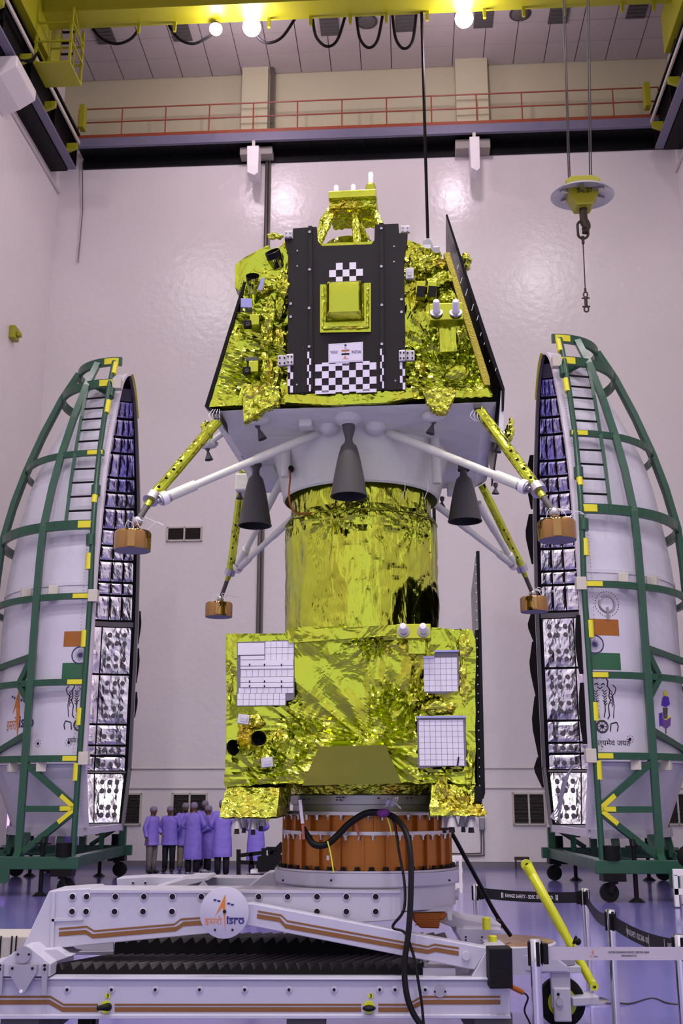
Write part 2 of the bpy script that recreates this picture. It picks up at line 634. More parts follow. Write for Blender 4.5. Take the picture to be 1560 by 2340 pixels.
gy = WALL_Y - 0.85
gx0, gx1 = PR(176, 315, gy).x, XR - 0.05
zt = PR(200, 316, gy).z
gal = room_thing('gallery', 'narrow steel gallery with blue-grey edge beam across the back wall', 'gallery', ((gx0 + gx1) / 2, gy, zg), kind='structure')
zb = PR(200, 335, gy).z
rbuild(MB().span((gx0, gy, zb), (gx1, gy + 0.12, zt)), 'edge_beam', 'steel_blue', gal)
rbuild(MB().span((gx0, gy + 0.12, zt - 0.06), (gx1, WALL_Y, zt)), 'deck', 'steel_black', gal)
rbuild(MB().span((gx0, gy + 0.1, zb + .06), (gx1, WALL_Y - .003, zb + .09)), 'soffit', 'steel_black', gal)
me = None
k = 0
x = gx0 + 0.4
rib = MB().span((-0.03, gy + 0.12, zb + 0.02), (0.03, WALL_Y - .003, zb + 0.06))
while x < gx1:
    m2 = MB()
    m2.v, m2.f = [(p[0] + x, p[1], p[2]) for p in rib.v], rib.f
    rbuild(m2, 'joist', 'steel_black', gal)
    x += 0.9
rbuild(MB().span((gx0, WALL_Y - 0.08, zb - 0.32), (gx1, WALL_Y - 0.002, zb + 0.02)), 'wall_channel', 'steel_black', gal)
for a, b in ((548, 622), (1040, 1120)):
    x0, x1 = PR(a, 330, WALL_Y - 0.5).x, PR(b, 330, WALL_Y - 0.5).x
    z0 = PR((a + b) / 2, 352 if a < 700 else 338, WALL_Y - 0.5).z
    rbuild(MB().span((x0, WALL_Y - 0.5, z0), (x1, WALL_Y, zb)), 'corbel', 'concrete', gal, bevel=0.02)

rl = room_thing('gallery_railing', 'long rust-red tube railing standing on the back gallery', 'railing', ((gx0 + gx1) / 2, gy + 0.05, zt))
zr = PR(250, 248, gy + 0.05).z
rx1 = PR(1503, 200, gy + 0.05).x
rbuild(MB().span((gx0, gy + 0.02, zt), (rx1, gy + 0.05, zt + 0.13)), 'toe_board', 'rail_red', rl)
for z in (zr, (zr + zt + 0.1) / 2):
    rbuild(MB().tube([(gx0, gy + 0.05, z), (rx1, gy + 0.05, z)], 0.024, 8), 'rail', 'rail_red', rl, smooth=True)
for i in range(14):
    x = gx0 + (rx1 - gx0) * i / 13
    rbuild(MB().tube([(x, gy + 0.05, zt), (x, gy + 0.05, zr)], 0.022, 8), 'post', 'rail_red', rl, smooth=True)

# pale box brackets hanging under the gallery
for a, b, y0, y1, side in ((564, 590, 333, 400, 'left'), (1072, 1098, 312, 390, 'right')):
    Yb = gy - 0.1
    p, q = PR(a, y0, Yb), PR(b, y1, Yb)
    br = room_thing('lamp_bracket', 'pale tapered box bracket under the gallery, %s one of two' % side, 'bracket', (p.x, Yb, q.z), 'brackets under the gallery')
    xm = (p.x + q.x) / 2
    hw = abs(q.x - p.x) / 2
    rbuild(MB().prism([(xm - hw, p.z), (xm + hw, p.z), (xm + hw * .95, q.z + .1), (xm + hw * .3, q.z), (xm - hw * .9, q.z + .12)], Yb, Yb + 0.55), 'box', 'white_plastic', br, bevel=0.02)
    rbuild(MB().span((xm - 0.05, Yb + 0.1, p.z), (xm + 0.05, Yb + 0.2, zb)), 'hanger', 'vent_frame', br)

# conduits down the back wall, thin cable in the corner
for i, (pxa, r) in enumerate(((610, 0.055), (617, 0.04))):
    a = PR(pxa, 345, WALL_Y - 0.06)
    tb = tag(rb(MB().tube([(a.x, WALL_Y - 0.06, sk + 0.02), (a.x, WALL_Y - 0.06, zg + 0.1)], r, 8), 'wall_conduit', 'conduit', None, smooth=True),
        ['thick', 'thin'][i] + ' grey conduit running up the back wall behind the spacecraft', 'conduit', 'conduits on the back wall')
a = PR(622, 200, WALL_Y - 0.3)
tag(rb(MB().tube([(a.x, WALL_Y - 0.3, zt + 0.05), (a.x, WALL_Y - 0.3, CEIL_Z)], 0.07, 8), 'wall_conduit', 'conduit', None, smooth=True),
    'grey conduit beside the left pilaster above the gallery', 'conduit', 'conduits on the back wall')
pts = [PR(188, 370, WALL_Y - 0.1), PR(189, 480, WALL_Y - 0.07), PR(182, 560, WALL_Y - 0.07), PR(178, 600, WALL_Y - 0.07)]
tag(rb(MB().tube(pts, 0.02, 6), 'loose_wire', 'conduit', None, smooth=True), 'thin loose wire hanging in the left corner below the gallery', 'wire')

# ---- louvred openings
def vent(name, label, x0, y0, x1, y1, mullion, n, group, Y=WALL_Y):
    p, q = PR(x0, y0, Y - 0.05), PR(x1, y1, Y - 0.05)
    t = room_thing(name, label, 'vent', ((p.x + q.x) / 2, Y - 0.03, q.z), group)
    fw = 0.05
    b = MB()
    for a, c in (((p.x, q.z), (p.x + fw, p.z)), ((q.x - fw, q.z), (q.x, p.z)), ((p.x, q.z), (q.x, q.z + fw)), ((p.x, p.z - fw), (q.x, p.z))):
        b.span((a[0], Y - 0.06, a[1]), (c[0], Y - 0.002, c[1]))
    xm = (p.x + q.x) / 2
    b.span((xm - fw / 2, Y - 0.06, q.z), (xm + fw / 2, Y - 0.002, p.z))
    rbuild(b, 'frame', 'vent_frame', t)
    for a, c in ((p.x + fw, xm - fw / 2), (xm + fw / 2, q.x - fw)):
        b = MB().span((a, Y - 0.012, q.z + fw), (c, Y - 0.002, p.z - fw))
        h = (p.z - q.z - 2 * fw) / n
        for i in range(n):
            z = q.z + fw + h * (i + .5)
            b.box(((a + c) / 2, Y - 0.03, z), (c - a, 0.035, h * 0.22), Rx(radians(-35)).to_3x3())
        o = rbuild(b, 'louvre_panel', 'louvre', t)
        o['kind'] = 'stuff'
    return t
vent('wall_louvre', 'dark louvred opening behind the standing people in coats', 393, 1812, 472, 1886, True, 24, 'louvred openings low on the back wall')
vent('wall_louvre', 'dark louvred opening beside the right fairing half', 1169, 1811, 1248, 1886, True, 24, 'louvred openings low on the back wall')
vent('wall_louvre', 'dark louvred opening half hidden behind the left fairing half', 243, 1812, 321, 1886, True, 24, 'louvred openings low on the back wall')
vent('wall_louvre', 'dark louvred opening glimpsed behind the right green frame', 1510, 1811, 1589, 1886, True, 24, 'louvred openings low on the back wall')
vent('air_grille', 'small pale grille high on the wall left of the lander leg', 381, 1204, 461, 1236, True, 10, None)

# ---- ceiling vents and round fittings
i = 0
for (px, py), lb in zip(((237, 76), (412, 69), (752, 56), (925, 47), (1105, 38), (1277, 28), (1457, 16)),
        ('left of the hanging cable loops', 'above the second cable loop', 'right of the two close lamps', 'between the last two cable loops',
         'beside the single lamp', 'behind the crane ropes', 'nearest the right wall')):
    c = PRz(px, py, CEIL_Z - 0.02)
    t = room_thing('ceiling_vent', 'dark square ceiling vent ' + lb, 'vent', (c.x, c.y, CEIL_Z - 0.03), 'square vents in the ceiling')
    rbuild(MB().span((c.x - .3, c.y - .5, CEIL_Z - 0.05), (c.x + .3, c.y + .5, CEIL_Z - 0.013)), 'plate', 'vent_dark', t)
    b = MB()
    for s in range(6):
        yy = c.y - .42 + s * .168
        b.box((c.x, yy, CEIL_Z - 0.07), (.54, .05, .04))
    rbuild(b, 'grille', 'vent_dark', t)
for (px, py), lb in zip(((838, 49), (1188, 31)), ('above the hanging cable loops', 'right of the single lamp')):
    c = PRz(px, py, CEIL_Z - 0.02)
    t = room_thing('ceiling_speaker', 'dark round ceiling fitting ' + lb, 'ceiling fitting', (c.x, c.y, CEIL_Z - 0.05), 'round ceiling fittings')
    rbuild(MB().lathe([(0.0, -.10), (.22, -.09), (.27, -.05), (.30, -.013)], 20, T(c.x, c.y, CEIL_Z)), 'bowl', 'vent_dark', t, smooth=True)
    rbuild(MB().lathe([(.29, -.05), (.34, -.04), (.34, -.013)], 20, T(c.x, c.y, CEIL_Z)), 'rim', 'lamp_housing', t, smooth=True)

# housings of the high-bay lamps under the roof
for k, (hx, hy) in enumerate(HIGH_BAYS):
    row = 'camera end' if hy < 0 else ('middle' if hy < 10 else 'back wall end')
    t = room_thing('high_bay_lamp', 'bell shaped roof lamp, %s row, %s' % (row, ['left', 'centre', 'right'][k % 3]), 'lamp', (hx, hy, CEIL_Z - 0.9), 'roof lamps over the hall')
    rbuild(MB().lathe([(.52, -.86), (.5, -.7), (.3, -.45), (.16, -.3), (.12, 0)], 20, T(hx, hy, CEIL_Z - 0.012)), 'shade', 'white_plastic', t, smooth=True)
    rbuild(MB().cyl((hx, hy, CEIL_Z - .45), (hx, hy, CEIL_Z - .012), .14, n=12), 'driver', 'lamp_housing', t, smooth=True)

# ---- crane runway girders on both side walls
def runway(side):
    X, s = (XL, 1) if side == 'left' else (XR, -1)
    t = room_thing('crane_runway', 'dark steel crane runway girder along the %s wall' % side, 'girder', (X, 12, zg - 0.7), 'crane runways', 'structure')
    zl, zh = zg - 0.85, zt + 0.1
    e = gy + 0.05
    rbuild(MB().span((X + .58 * s, Y0, zl), (X + .84 * s, e, zl + .07)), 'bottom_flange', 'steel_blue', t)
    rbuild(MB().span((X + .60 * s, Y0, zl + .07), (X + .66 * s, e, zh)), 'web', 'steel_black', t)
    rbuild(MB().span((X + .38 * s, Y0, zh), (X + .9 * s, e, zh + .09)), 'top_flange', 'steel_black', t)
    rbuild(MB().span((X + .60 * s, Y0, zh + .09), (X + .68 * s, e, zh + .2)), 'rail', 'bare_metal', t)
    rbuild(MB().span((X + .88 * s, Y0, zh - .35), (X + .93 * s, e, zh - .2)), 'conductor_bar', 'vent_frame', t)
    rbuild(MB().span((X, Y0, zl - .05), (X + .56 * s, e, zl + .05)), 'wall_ledge', 'steel_black', t)  # black slab whose colour gives the shade in the gap by the wall
    y = e - 0.5
    while y > 4:
        rbuild(MB().prism([(X + .66 * s, zl + .3), (X + 1.0 * s, zl + .45), (X + 1.0 * s, zl + .62), (X + .66 * s, zl + .62)], y - .06, y + .06), 'conductor_bracket', 'crane_yellow', t)
        rbuild(MB().span((X + .64 * s, y + .5, zl + .07), (X + .82 * s, y + .54, zh)), 'stiffener', 'steel_black', t)
        y -= 2.2
    rbuild(MB().span((X + .95 * s, e - .42, zh + .1), (X + 1.12 * s, e - .1, zh + .95)), 'end_stop', 'crane_yellow', t, bevel=.01)
    return t
runway('left')
runway('right')
# corbel carrying the left runway
cb0 = PR(63, 150, 27.2)
t = tag(rb(MB().prism([(0, zg - 1.75), (0, zg - 0.92), (.95, zg - 0.92), (.95, zg - 1.25), (.5, zg - 1.55)], 25.4, 27.0, T(XL, 0, 0)), 'corbel', 'wall_paint', None, bevel=.04),
    'white concrete corbel carrying the left crane runway', 'corbel')
t['kind'] = 'structure'

# ---- overhead travelling crane
gz = 24.2
def Yat(px, py, z): return PRz(px, py, z).y
yn, yf = Yat(400, 22, gz), Yat(400, 52, gz)
cr = room_thing('overhead_crane', 'yellow box-girder overhead crane spanning the hall under the roof', 'crane', (0, yf, gz))
rbuild(MB().span((XL + .5, yn, gz + .05), (XR - .5, yf - .06, gz + 1.3)), 'girder', 'crane_yellow', cr)
rbuild(MB().span((XL + .5, yn - .12, gz), (XR - .5, yf + .08, gz + .05)), 'bottom_flange', 'crane_yellow', cr)
rbuild(MB().span((XL + .5, yn - 4.2, gz), (XR - .5, yn - 3.4, gz + 1.3)), 'girder', 'crane_yellow', cr)
for px in (318, 400, 490, 615, 710, 800, 882, 975, 1106, 1195, 1288, 1420, 1492):
    x = PR(px, 60 - px * .04, yf).x
    rbuild(MB().prism([(x - .05, gz), (x + .05, gz), (x + .04, gz - .32), (x - .04, gz - .32)], yf - .06, yf + .02), 'cable_bracket', 'crane_yellow', cr)
for X, s in ((XL + .75, 1), (XR - .75, -1)):
    rbuild(MB().span((X - .25, yn - 4.6, zt + .45), (X + .25, yf + 1.2, gz + .5)), 'end_carriage', 'crane_yellow', cr, bevel=.02)
    for yy in (yn - 3.8, yf + .8):
        rbuild(MB().cyl((X - .1, yy, zt + .62), (X + .1, yy, zt + .62), .32, n=18), 'wheel', 'iron', cr, smooth=True)
hk = PR(1332, 430, 24.3)
rbuild(MB().span((hk.x - 1.1, yn - 3.5, gz + .9), (hk.x + 1.1, yn + .1, gz + 1.9)), 'trolley_body', 'crane_yellow', cr, bevel=.03)
rbuild(MB().cyl((hk.x - .8, hk.y, gz + .75), (hk.x + .8, hk.y, gz + .75), .4, n=20), 'rope_drum', 'iron', cr, smooth=True)

# inspection cage slung under the crane
cy0 = 26.6
pa, pb = PR(75, 143, cy0), PR(160, 143, cy0)
cz = (pa.z + pb.z) / 2
cy1 = PRz(146, 199, cz).y
x0, x1 = pa.x, pb.x
rbuild(MB().span((x0, cy0, cz), (x1, cy1, cz + .06)), 'cage_floor', 'crane_yellow', cr, bevel=.01)
for xx in (x0 + .04, x1 - .04):
    for yy in (cy0 + .04, cy1 - .04):
        rbuild(MB().span((xx - .035, yy - .035, cz + .06), (xx + .035, yy + .035, gz + .02)), 'cage_post', 'crane_yellow', cr)
for zz in (cz + .72, cz + 1.35):
    for a, b in (((x0, cy0), (x1, cy0)), ((x0, cy1), (x1, cy1)), ((x0, cy0), (x0, cy1)), ((x1, cy0), (x1, cy1))):
        rbuild(MB().bar((a[0], a[1], zz), (b[0], b[1], zz), .04, .05), 'cage_rail', 'crane_yellow', cr)
for a in (x0, x1):
    rbuild(MB().bar((a, cy0, gz), (a, cy1, cz + 1.0), .04, .05), 'cage_brace', 'crane_yellow', cr)
lx = (x0 + x1) / 2 + .12
for dx in (-.2, .2):
    rbuild(MB().span((lx + dx - .02, cy1 - .25, cz + .06), (lx + dx + .02, cy1 - .21, gz)), 'ladder_rail', 'crane_yellow', cr)
for k in range(5):
    zz = cz + .2 + k * .38
    rbuild(MB().bar((lx - .19, cy1 - .23, zz), (lx + .19, cy1 - .23, zz), .05, .05), 'ladder_rung', 'steel_black', cr)
# hand rail of the crane walkway by the left end
wl = PR(35, 44, 25.6)
for (a, b) in (((8, 0), (35, 44)), ((41, 0), (36, 44)), ((22, 14), (40, 2)), ((8, 0), (-20, -44))):
    rbuild(MB().bar(PR(*a, 25.6), PR(*b, 25.6), .05, .05), 'walkway_rail', 'crane_yellow', cr)
rbuild(MB().bar(PR(41, 0, 25.6), PR(45, -60, 25.6), .05, .05), 'walkway_rail', 'crane_yellow', cr)

# lamps under the crane girder
for (px, py, r), lb in zip(((493, 66, .19), (575, 62, .27), (1060, 42, .27)), ('smaller left lamp of the pair under the crane girder', 'larger right lamp of the pair under the crane girder', 'single bright lamp under the right half of the crane girder')):
    c = PR(px, py, yf + .02)
    t = room_thing('crane_lamp', lb + ', glowing pinkish white', 'lamp', (c.x, c.y, c.z - r), 'glowing lamps under the crane')
    hh = max(.08, min(r * 1.5, gz - c.z - .003))
    rbuild(MB().ball(c, r, 20, 12), 'bulb', 'lamp_glow', t, smooth='all')
    rbuild(MB().lathe([(r * .98, .04), (r * .75, hh * .6), (r * .35, hh * .93), (.05, hh)], 20, T(c)), 'housing', 'lamp_housing', t, smooth=True)
    d = bpy.data.lights.new('crane_lamp_light', 'POINT')
    d.energy = 190 if r > .2 else 80
    d.color = (1, .86, .98)
    d.shadow_soft_size = r
    lo = bpy.data.objects.new('crane_lamp_light', d)
    col.objects.link(lo)
    lo.location = RM @ V((c.x, c.y, c.z - r - .35))

# festoon cables hanging in loops below the girder
for pts, lb in (((( 212, 66), (232, 88), (265, 100), (297, 90), (318, 66)), 'leftmost of the loops'),
                (((386, 58), (408, 88), (440, 100), (470, 88), (492, 72)), 'left of the smaller lamp'),
                (((584, 78), (596, 92), (616, 98), (645, 84), (674, 42)), 'just right of the larger lamp'),
                (((714, 42), (722, 84), (746, 106), (770, 92), (788, 38)), 'fourth loop from the left wall'),
                (((814, 38), (822, 88), (842, 109), (862, 92), (874, 34)), 'around the round ceiling fitting'),
                (((896, 34), (904, 88), (922, 111), (942, 94), (951, 30)), 'rightmost of the loops')):
    pp = catmull([PR(x, y, yf + .3) for x, y in pts], 6)
    tag(rb(MB().tube(pp, .045, 6), 'festoon_cable', 'cable_black', None, smooth=True), 'black cable sagging below the crane, ' + lb, 'cable', 'sagging crane cables')
a = PR(963, 34, yf + .03)
pd = room_thing('pendant_cable', 'straight black control cable hanging from the crane behind the lander', 'cable', (a.x, a.y, 2))
rbuild(MB().tube([(a.x, a.y, gz), (a.x + .05, a.y, 14), (a.x + .03, a.y, 3.0)], .045, 6), 'cable', 'cable_black', pd, smooth=True)
rbuild(MB().box((a.x + .03, a.y, 2.75), (.14, .12, .5)), 'control_box', 'tape_yellow', pd, bevel=.02)

# hook block with its clear dish
hb = room_thing('crane_hook_block', 'yellow crane hook block under a round clear dish', 'crane hook', (hk.x, hk.y, hk.z - 1.2))
hy = hk.y
for px in (1284, 1291, 1339, 1347):
    a, b = PR(px, 0, hy), PR(px + (13 if px < 1300 else 6), 414, hy)
    rbuild(MB().tube([(b.x, hy + (.12 if px in (1291, 1347) else -.12), b.z), (a.x, hy + (.12 if px in (1291, 1347) else -.12), a.z), (a.x, hy, gz + .5)], .015, 6), 'rope', 'rope_grey', hb, smooth=True)
dc = PR(1330, 447, hy)
dr = (PR(1403, 447, hy).x - PR(1257, 447, hy).x) / 2
tilt = Rx(radians(4)) @ Ry(radians(2))
rbuild(MB().lathe([(dr * .30, .14), (dr * .62, .11), (dr * .9, .05), (dr, -.02), (dr * .98, -.03), (dr * .88, .03), (dr * .62, .08), (dr * .30, .11)], 40, T(dc) @ tilt), 'dish', 'clear_dish', hb, smooth=True)
for k in range(3):
    a = radians(20 + 60 * k)
    rbuild(MB(T(dc) @ tilt @ Rz(a)).box((0, 0, .03), (dr * 1.5, .1, .05)), 'dish_strut', 'bare_metal', hb)
bz = PR(1330, 478, hy).z
tw = .42
body = MB().prism([(-tw, dc.z + .32), (-tw * .6, dc.z + .42), (tw * .6, dc.z + .42), (tw, dc.z + .32), (tw * .85, dc.z - .05), (tw * .45, bz), (-tw * .45, bz), (-tw * .85, dc.z - .05)], -.24, .24, T(dc.x, hy, 0))
rbuild(body, 'block_body', 'crane_yellow', hb, bevel=.02)
vs, fs = fit(text_geo('SWL 20T', 1, bold=.01), .36, .13)
rbuild(MB(T(dc.x + .02, hy - .247, dc.z + .0)).add([(v.x, 0, v.y) for v in vs], fs), 'lettering', 'black_ink', hb)
kz = PR(1330, 545, hy).z
pts = catmull([(dc.x, hy, bz), (dc.x + .0, hy, bz - .3), (dc.x + .05, hy, bz - .45), (dc.x + .01, hy - .04, bz - .62), (dc.x - .04, hy - .02, bz - .52)], 5)
rbuild(MB().tube(pts, [.1] * 6 + [.11] * 6 + [.09] * (len(pts) - 16) + [.06, .05, .04, .02], 10), 'hook', 'iron', hb, smooth=True)
def link(cx, cz, wd, h, r, m, par, name, ang=0):
    pp = []
    for k in range(24):
        a = 2 * pi * k / 24
        xx, zz = cos(a) * wd / 2, sin(a) * wd / 2
        zz += (h - wd) / 2 if sin(a) >= 0 else -(h - wd) / 2
        pp.append((cx + xx * cos(ang), hy + xx * sin(ang), cz + zz))
    rbuild(MB().tube(pp, r, 8, closed=True), name, m, par, smooth=True)
l0, l1 = PR(1330, 505, hy), PR(1330, 545, hy)
link(l0.x, (l0.z + l1.z) / 2, .25, l0.z - l1.z, .032, 'iron', hb, 'oval_link')
s0, s1 = PR(1331, 540, hy), PR(1337, 668, hy)
rbuild(MB().cyl(s0, s0 - V((0, 0, .2)), .035, n=8), 'ferrule', 'iron', hb)
rbuild(MB().tube([s0, s1], .014, 6), 'sling_wire', 'rope_grey', hb)
rbuild(MB().cyl(s1 + V((0, 0, .1)), s1, .03, n=8), 'ferrule', 'iron', hb)
e0, e1 = PR(1337, 668, hy), PR(1338, 712, hy)
h_ = e0.z - e1.z
link(e0.x, e0.z - .06, .09, .13, .018, 'iron', hb, 'shackle')
rbuild(MB().cyl((e0.x, hy, e0.z - .12), (e0.x, hy, e1.z + .12), .04, n=8), 'swivel', 'iron', hb)
for zz in (e0.z - .15, e1.z + .13):
    rbuild(MB().cyl((e0.x - .09, hy, zz), (e0.x + .09, hy, zz), .022, n=8), 'pin', 'iron', hb)
link(e0.x, e1.z + .06, .1, .13, .02, 'iron', hb, 'shackle')
# yellow fitting on the left wall
c = PR(6, 762, 29.0)
t = room_thing('wall_fitting', 'small yellow fitting at the left wall', 'fitting', (XL, 29.0, c.z - .2))
rbuild(MB().span((XL - .0, 28.8, c.z - .22), (XL + .18, 29.2, c.z + .18)), 'box', 'crane_yellow', t, bevel=.03)
rbuild(MB().span((XL + .18, 28.9, c.z - .12), (XL + .3, 29.1, c.z + .02)), 'knob', 'crane_yellow', t, bevel=.03)
# wall sockets, cable runs and plates on the back wall
bx0 = PR(1101, 1882, WALL_Y - .1)
t = room_thing('junction_box', 'grey junction box on the back wall with two conduits below', 'junction box', (bx0.x, WALL_Y, bx0.z - .2))
rbuild(MB().box((bx0.x, WALL_Y - .07, bx0.z), (.16, .14, .36)), 'box', 'grey_plate', t, bevel=.02)
rbuild(MB().cyl((bx0.x, WALL_Y - .14, bx0.z - .1), (bx0.x, WALL_Y - .2, bx0.z - .1), .06, n=12), 'knob', 'grey_plate', t)
for dx, yb in ((1098, 1950), (1104, 1955)):
    p1, p2, p3 = PR(dx, 1895, WALL_Y - .05), PR(dx + 1, yb - 8, WALL_Y - .05), PR(dx - 6, yb, WALL_Y - .05)
    p4 = PR(1020, yb, WALL_Y - .05)
    rbuild(MB().tube(catmull([p1, p2, p3, p4], 4), .02, 6), 'conduit', 'conduit', t, smooth=True)
c0, c1 = PR(1175, 1958, WALL_Y - .4), PR(1208, 1965, WALL_Y - .4)
t = room_thing('low_bench', 'small dark metal stand against the back wall', 'stand', ((c0.x + c1.x) / 2, WALL_Y - .4, 0))
rbuild(MB().span((c0.x, WALL_Y - .55, c1.z), (c1.x, WALL_Y - .25, c0.z)), 'top', 'iron', t)
for xx in (c0.x + .03, c1.x - .03):
    rbuild(MB().span((xx - .02, WALL_Y - .42, 0), (xx + .02, WALL_Y - .38, c1.z)), 'leg', 'iron', t)

# bundle of loose cables by the left runway, and a violet tube lamp on the left wall
rc_ = room_thing('runway_cables', 'loose black cables bunched on the left crane runway', 'cable', PR(30, 130, 26.0))
for k in range(4):
    pp_ = catmull([PR(-5, 95 + 5 * k, 26), PR(12 + 2 * k, 128 + 3 * k, 26), PR(34, 138 - 2 * k, 26), PR(70, 136 + 2 * k, 26.2), PR(84, 122, 26.4)], 5)
    rbuild(MB().tube(pp_, .03, 6), 'cable', 'cable_black', rc_, smooth=True)
mat('violet_glow', (170, 120, 255), .4, emit=3.0)
tl_ = PR(19, 1874, 30.5)
tlm = room_thing('tube_lamp', 'violet tube lamp standing by the left wall behind the frame', 'lamp', (tl_.x, 30.5, 0))
z0_, z1_ = PR(18, 1893, 30.5).z, PR(21, 1854, 30.5).z
rbuild(MB().cyl((tl_.x, 30.5, z0_), (tl_.x, 30.5, z1_), .035, n=10), 'tube', 'violet_glow', tlm, smooth=True)
rbuild(MB().cyl((tl_.x, 30.5, .02), (tl_.x, 30.5, z0_), .02, n=8).cyl((tl_.x, 30.5, 0), (tl_.x, 30.5, .03), .15, n=14), 'stand', 'steel_black', tlm)
# ---------------------------------------------------------------- payload fairing halves and their green handling frames
PROF = catmull([(2.02, 0, 1.26), (2.30, 0, 1.96), (2.525, 0, 2.55), (2.53, 0, 2.66), (2.53, 0, 4.4), (2.53, 0, 6.2), (2.43, 0, 7.26), (2.15, 0, 8.86), (1.68, 0, 10.1), (1.08, 0, 11.3), (.58, 0, 11.82), (.0, 0, 12.08)], 5)

def interp(tab, z):
    if z <= tab[0][0]:
        return tab[0][1]
    for (z0, r0), (z1, r1) in zip(tab, tab[1:]):
        if z <= z1:
            return r0 + (r1 - r0) * (z - z0) / max(1e-6, z1 - z0)
    return tab[-1][1]
SHELL = [(p.z, max(p.x, 0)) for p in PROF]
def Rs(z): return interp(SHELL, z)
FRAME = [(.5, 2.74), (2.64, 2.74), (6.5, 2.74), (7.55, 2.68), (8.5, 2.49), (9.3, 2.27), (10.3, 1.93), (11.21, 1.56), (11.95, 1.18)]
def Rf(z): return interp(FRAME, z)

spot_me = mesh_of(MB().lathe([(.056, -.02), (.056, .002), (0, .004)], 12), 'vent_spot', 'edge_grey')

def fairing(side):
    left = side == 'left'
    C = V((-5.285, 25.5, 0)) if left else V((4.813, 24.15, 0))
    s = -1 if left else 1
    def W(a, b, z): return V((C.x + s * a, C.y - b, z))
    def pol(th, r, z): return W(r * sin(th), r * cos(th), z)
    def hit(px, py, R=2.534):
        """angle and height where a sight line meets the outside of the shell"""
        d = ray(px, py)
        ox, oy = -C.x, -C.y
        A = d.x ** 2 + d.y ** 2
        B = ox * d.x + oy * d.y
        D = B * B - A * (ox * ox + oy * oy - R * R)
        t = (-B - sqrt(max(D, 0))) / A
        p = V((d.x * t, d.y * t, HCAM + d.z * t))
        return atan2(s * (p.x - C.x), C.y - p.y), p.z
    fr = thing('fairing_half', '%s white payload fairing half standing open in its green frame' % side, 'fairing', W(0, 0, 1.1), 0, 'payload fairing halves')
    # outer skin, dark inside skin, rim and base ring
    N = 40
    b = MB().grid(lambda u, v: pol(pi * u, PROF[int(round(v * (len(PROF) - 1)))].x + .0, PROF[int(round(v * (len(PROF) - 1)))].z), N, len(PROF) - 1)
    b.build('outer_skin', 'shell_white', fr, smooth='all')
    b = MB().grid(lambda u, v: pol(pi * u, max(PROF[int(round(v * (len(PROF) - 1)))].x - .07, 0), min(PROF[int(round(v * (len(PROF) - 1)))].z, 12.0)), N, len(PROF) - 1)
    b.build('inner_skin', 'black_cloth', fr, smooth='all')
    for th, nm in ((0, 'near'), (pi, 'far')):
        b = MB()
        for p, q in zip(PROF, PROF[1:]):
            vs = []
            for w_ in (p, q):
                r = max(w_.x, .0)
                for dr, off in ((.0, -.02), (.0, .05), (-.13, .05), (-.13, -.02)):
                    k = 1 if th == 0 else -1
                    vs.append(W(-off * 1 + .0, k * max(r + dr, 0), w_.z))
            b.add(vs, [(0, 1, 5, 4), (1, 2, 6, 5), (2, 3, 7, 6), (3, 0, 4, 7)])
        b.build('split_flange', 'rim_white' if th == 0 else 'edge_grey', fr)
    MB().grid(lambda u, v: pol(pi * u, [1.92, 2.12, 2.12, 1.92, 1.92][int(round(v * 4))], [1.1, 1.1, 1.27, 1.27, 1.1][int(round(v * 4))]), 36, 4).build('base_ring', 'trolley_white', fr)
    MB().add([W(0, 1.98, 1.12), W(0, 1.98, 1.26), W(0, -1.98, 1.26), W(0, -1.98, 1.12), W(.14, 1.98, 1.12), W(.14, 1.98, 1.26), W(.14, -1.98, 1.26), W(.14, -1.98, 1.12)],
        [(0, 1, 2, 3), (7, 6, 5, 4), (0, 4, 5, 1), (1, 5, 6, 2), (2, 6, 7, 3), (3, 7, 4, 0)]).build('base_rail', 'rim_white', fr)
    # nose foam and grey nose band
    MB().grid(lambda u, v: W(-.03 - .05 * v, (-.1 - 1.0 * u) * 1.0, interp([(-1.3, 11.0), (-.9, 11.55), (-.5, 11.95), (0, 12.12)], -.1 - 1.0 * u) + .03), 8, 1).build('nose_foam', 'tape_yellow', fr)
    zb = lambda y: 1.85 + tan(PITCH + atan((1170 - y) / FPX)) * (C.y + 2.42)
    yk = (lambda y: y) if left else (lambda y: 1825 + (y - 1825) * 1.053)
    def patch(th0, th1, z0, z1, m, name, off=.095, amp=.03, n=7, par=fr, seed=0):
        def fn(u, v):
            th, z = th0 + (th1 - th0) * u, z0 + (z1 - z0) * v
            e = min(u, 1 - u, v, 1 - v) * 6
            k = min(1, e) * (.4 + crinkle((th * 2.4, z, seed), 5))
            return pol(th, max(Rs(z) - off - amp * k, .02), z)
        return MB().grid(fn, n, n).build(name, m, par, smooth=False)
    rad = radians
    # grey band under the nose, then the quilted lining blocks
    patch(rad(176), rad(110), zb(yk(968)), zb(yk(950)), 'edge_grey', 'nose_band', .08, .0, 8)
    rows = [968, 999, 1033, 1064, 1112, 1142, 1174, 1219, 1254, 1287, 1334, 1363, 1420]
    cols = [177.6, 170.8, 163.6, 155.5, 146]
    sd = 0
    for i, (ya, yb_) in enumerate(zip(rows, rows[1:])):
        za, zc = zb(yk(ya)) - .03, zb(yk(yb_)) + .03
        for j, (ta, tb) in enumerate(zip(cols, cols[1:])):
            sd += 1.7
            patch(rad(ta - .35), rad(tb + .35), zc, za, 'violet_foil' if i < 5 and j < 2 else 'silver_foil', 'lining_panel', seed=sd)
    patch(rad(178.5), rad(140), zb(yk(1433)), zb(yk(1422)), 'edge_grey', 'band', .09, 0, 8)
    big = [(1434, 1541, 2, 2), (1543, 1655, 2, 2), (1657, 1703, 1, 1), (1705, 1727, 0, 1), (1729, 1762, 1, 1), (1768, 1880, 2, 1)]
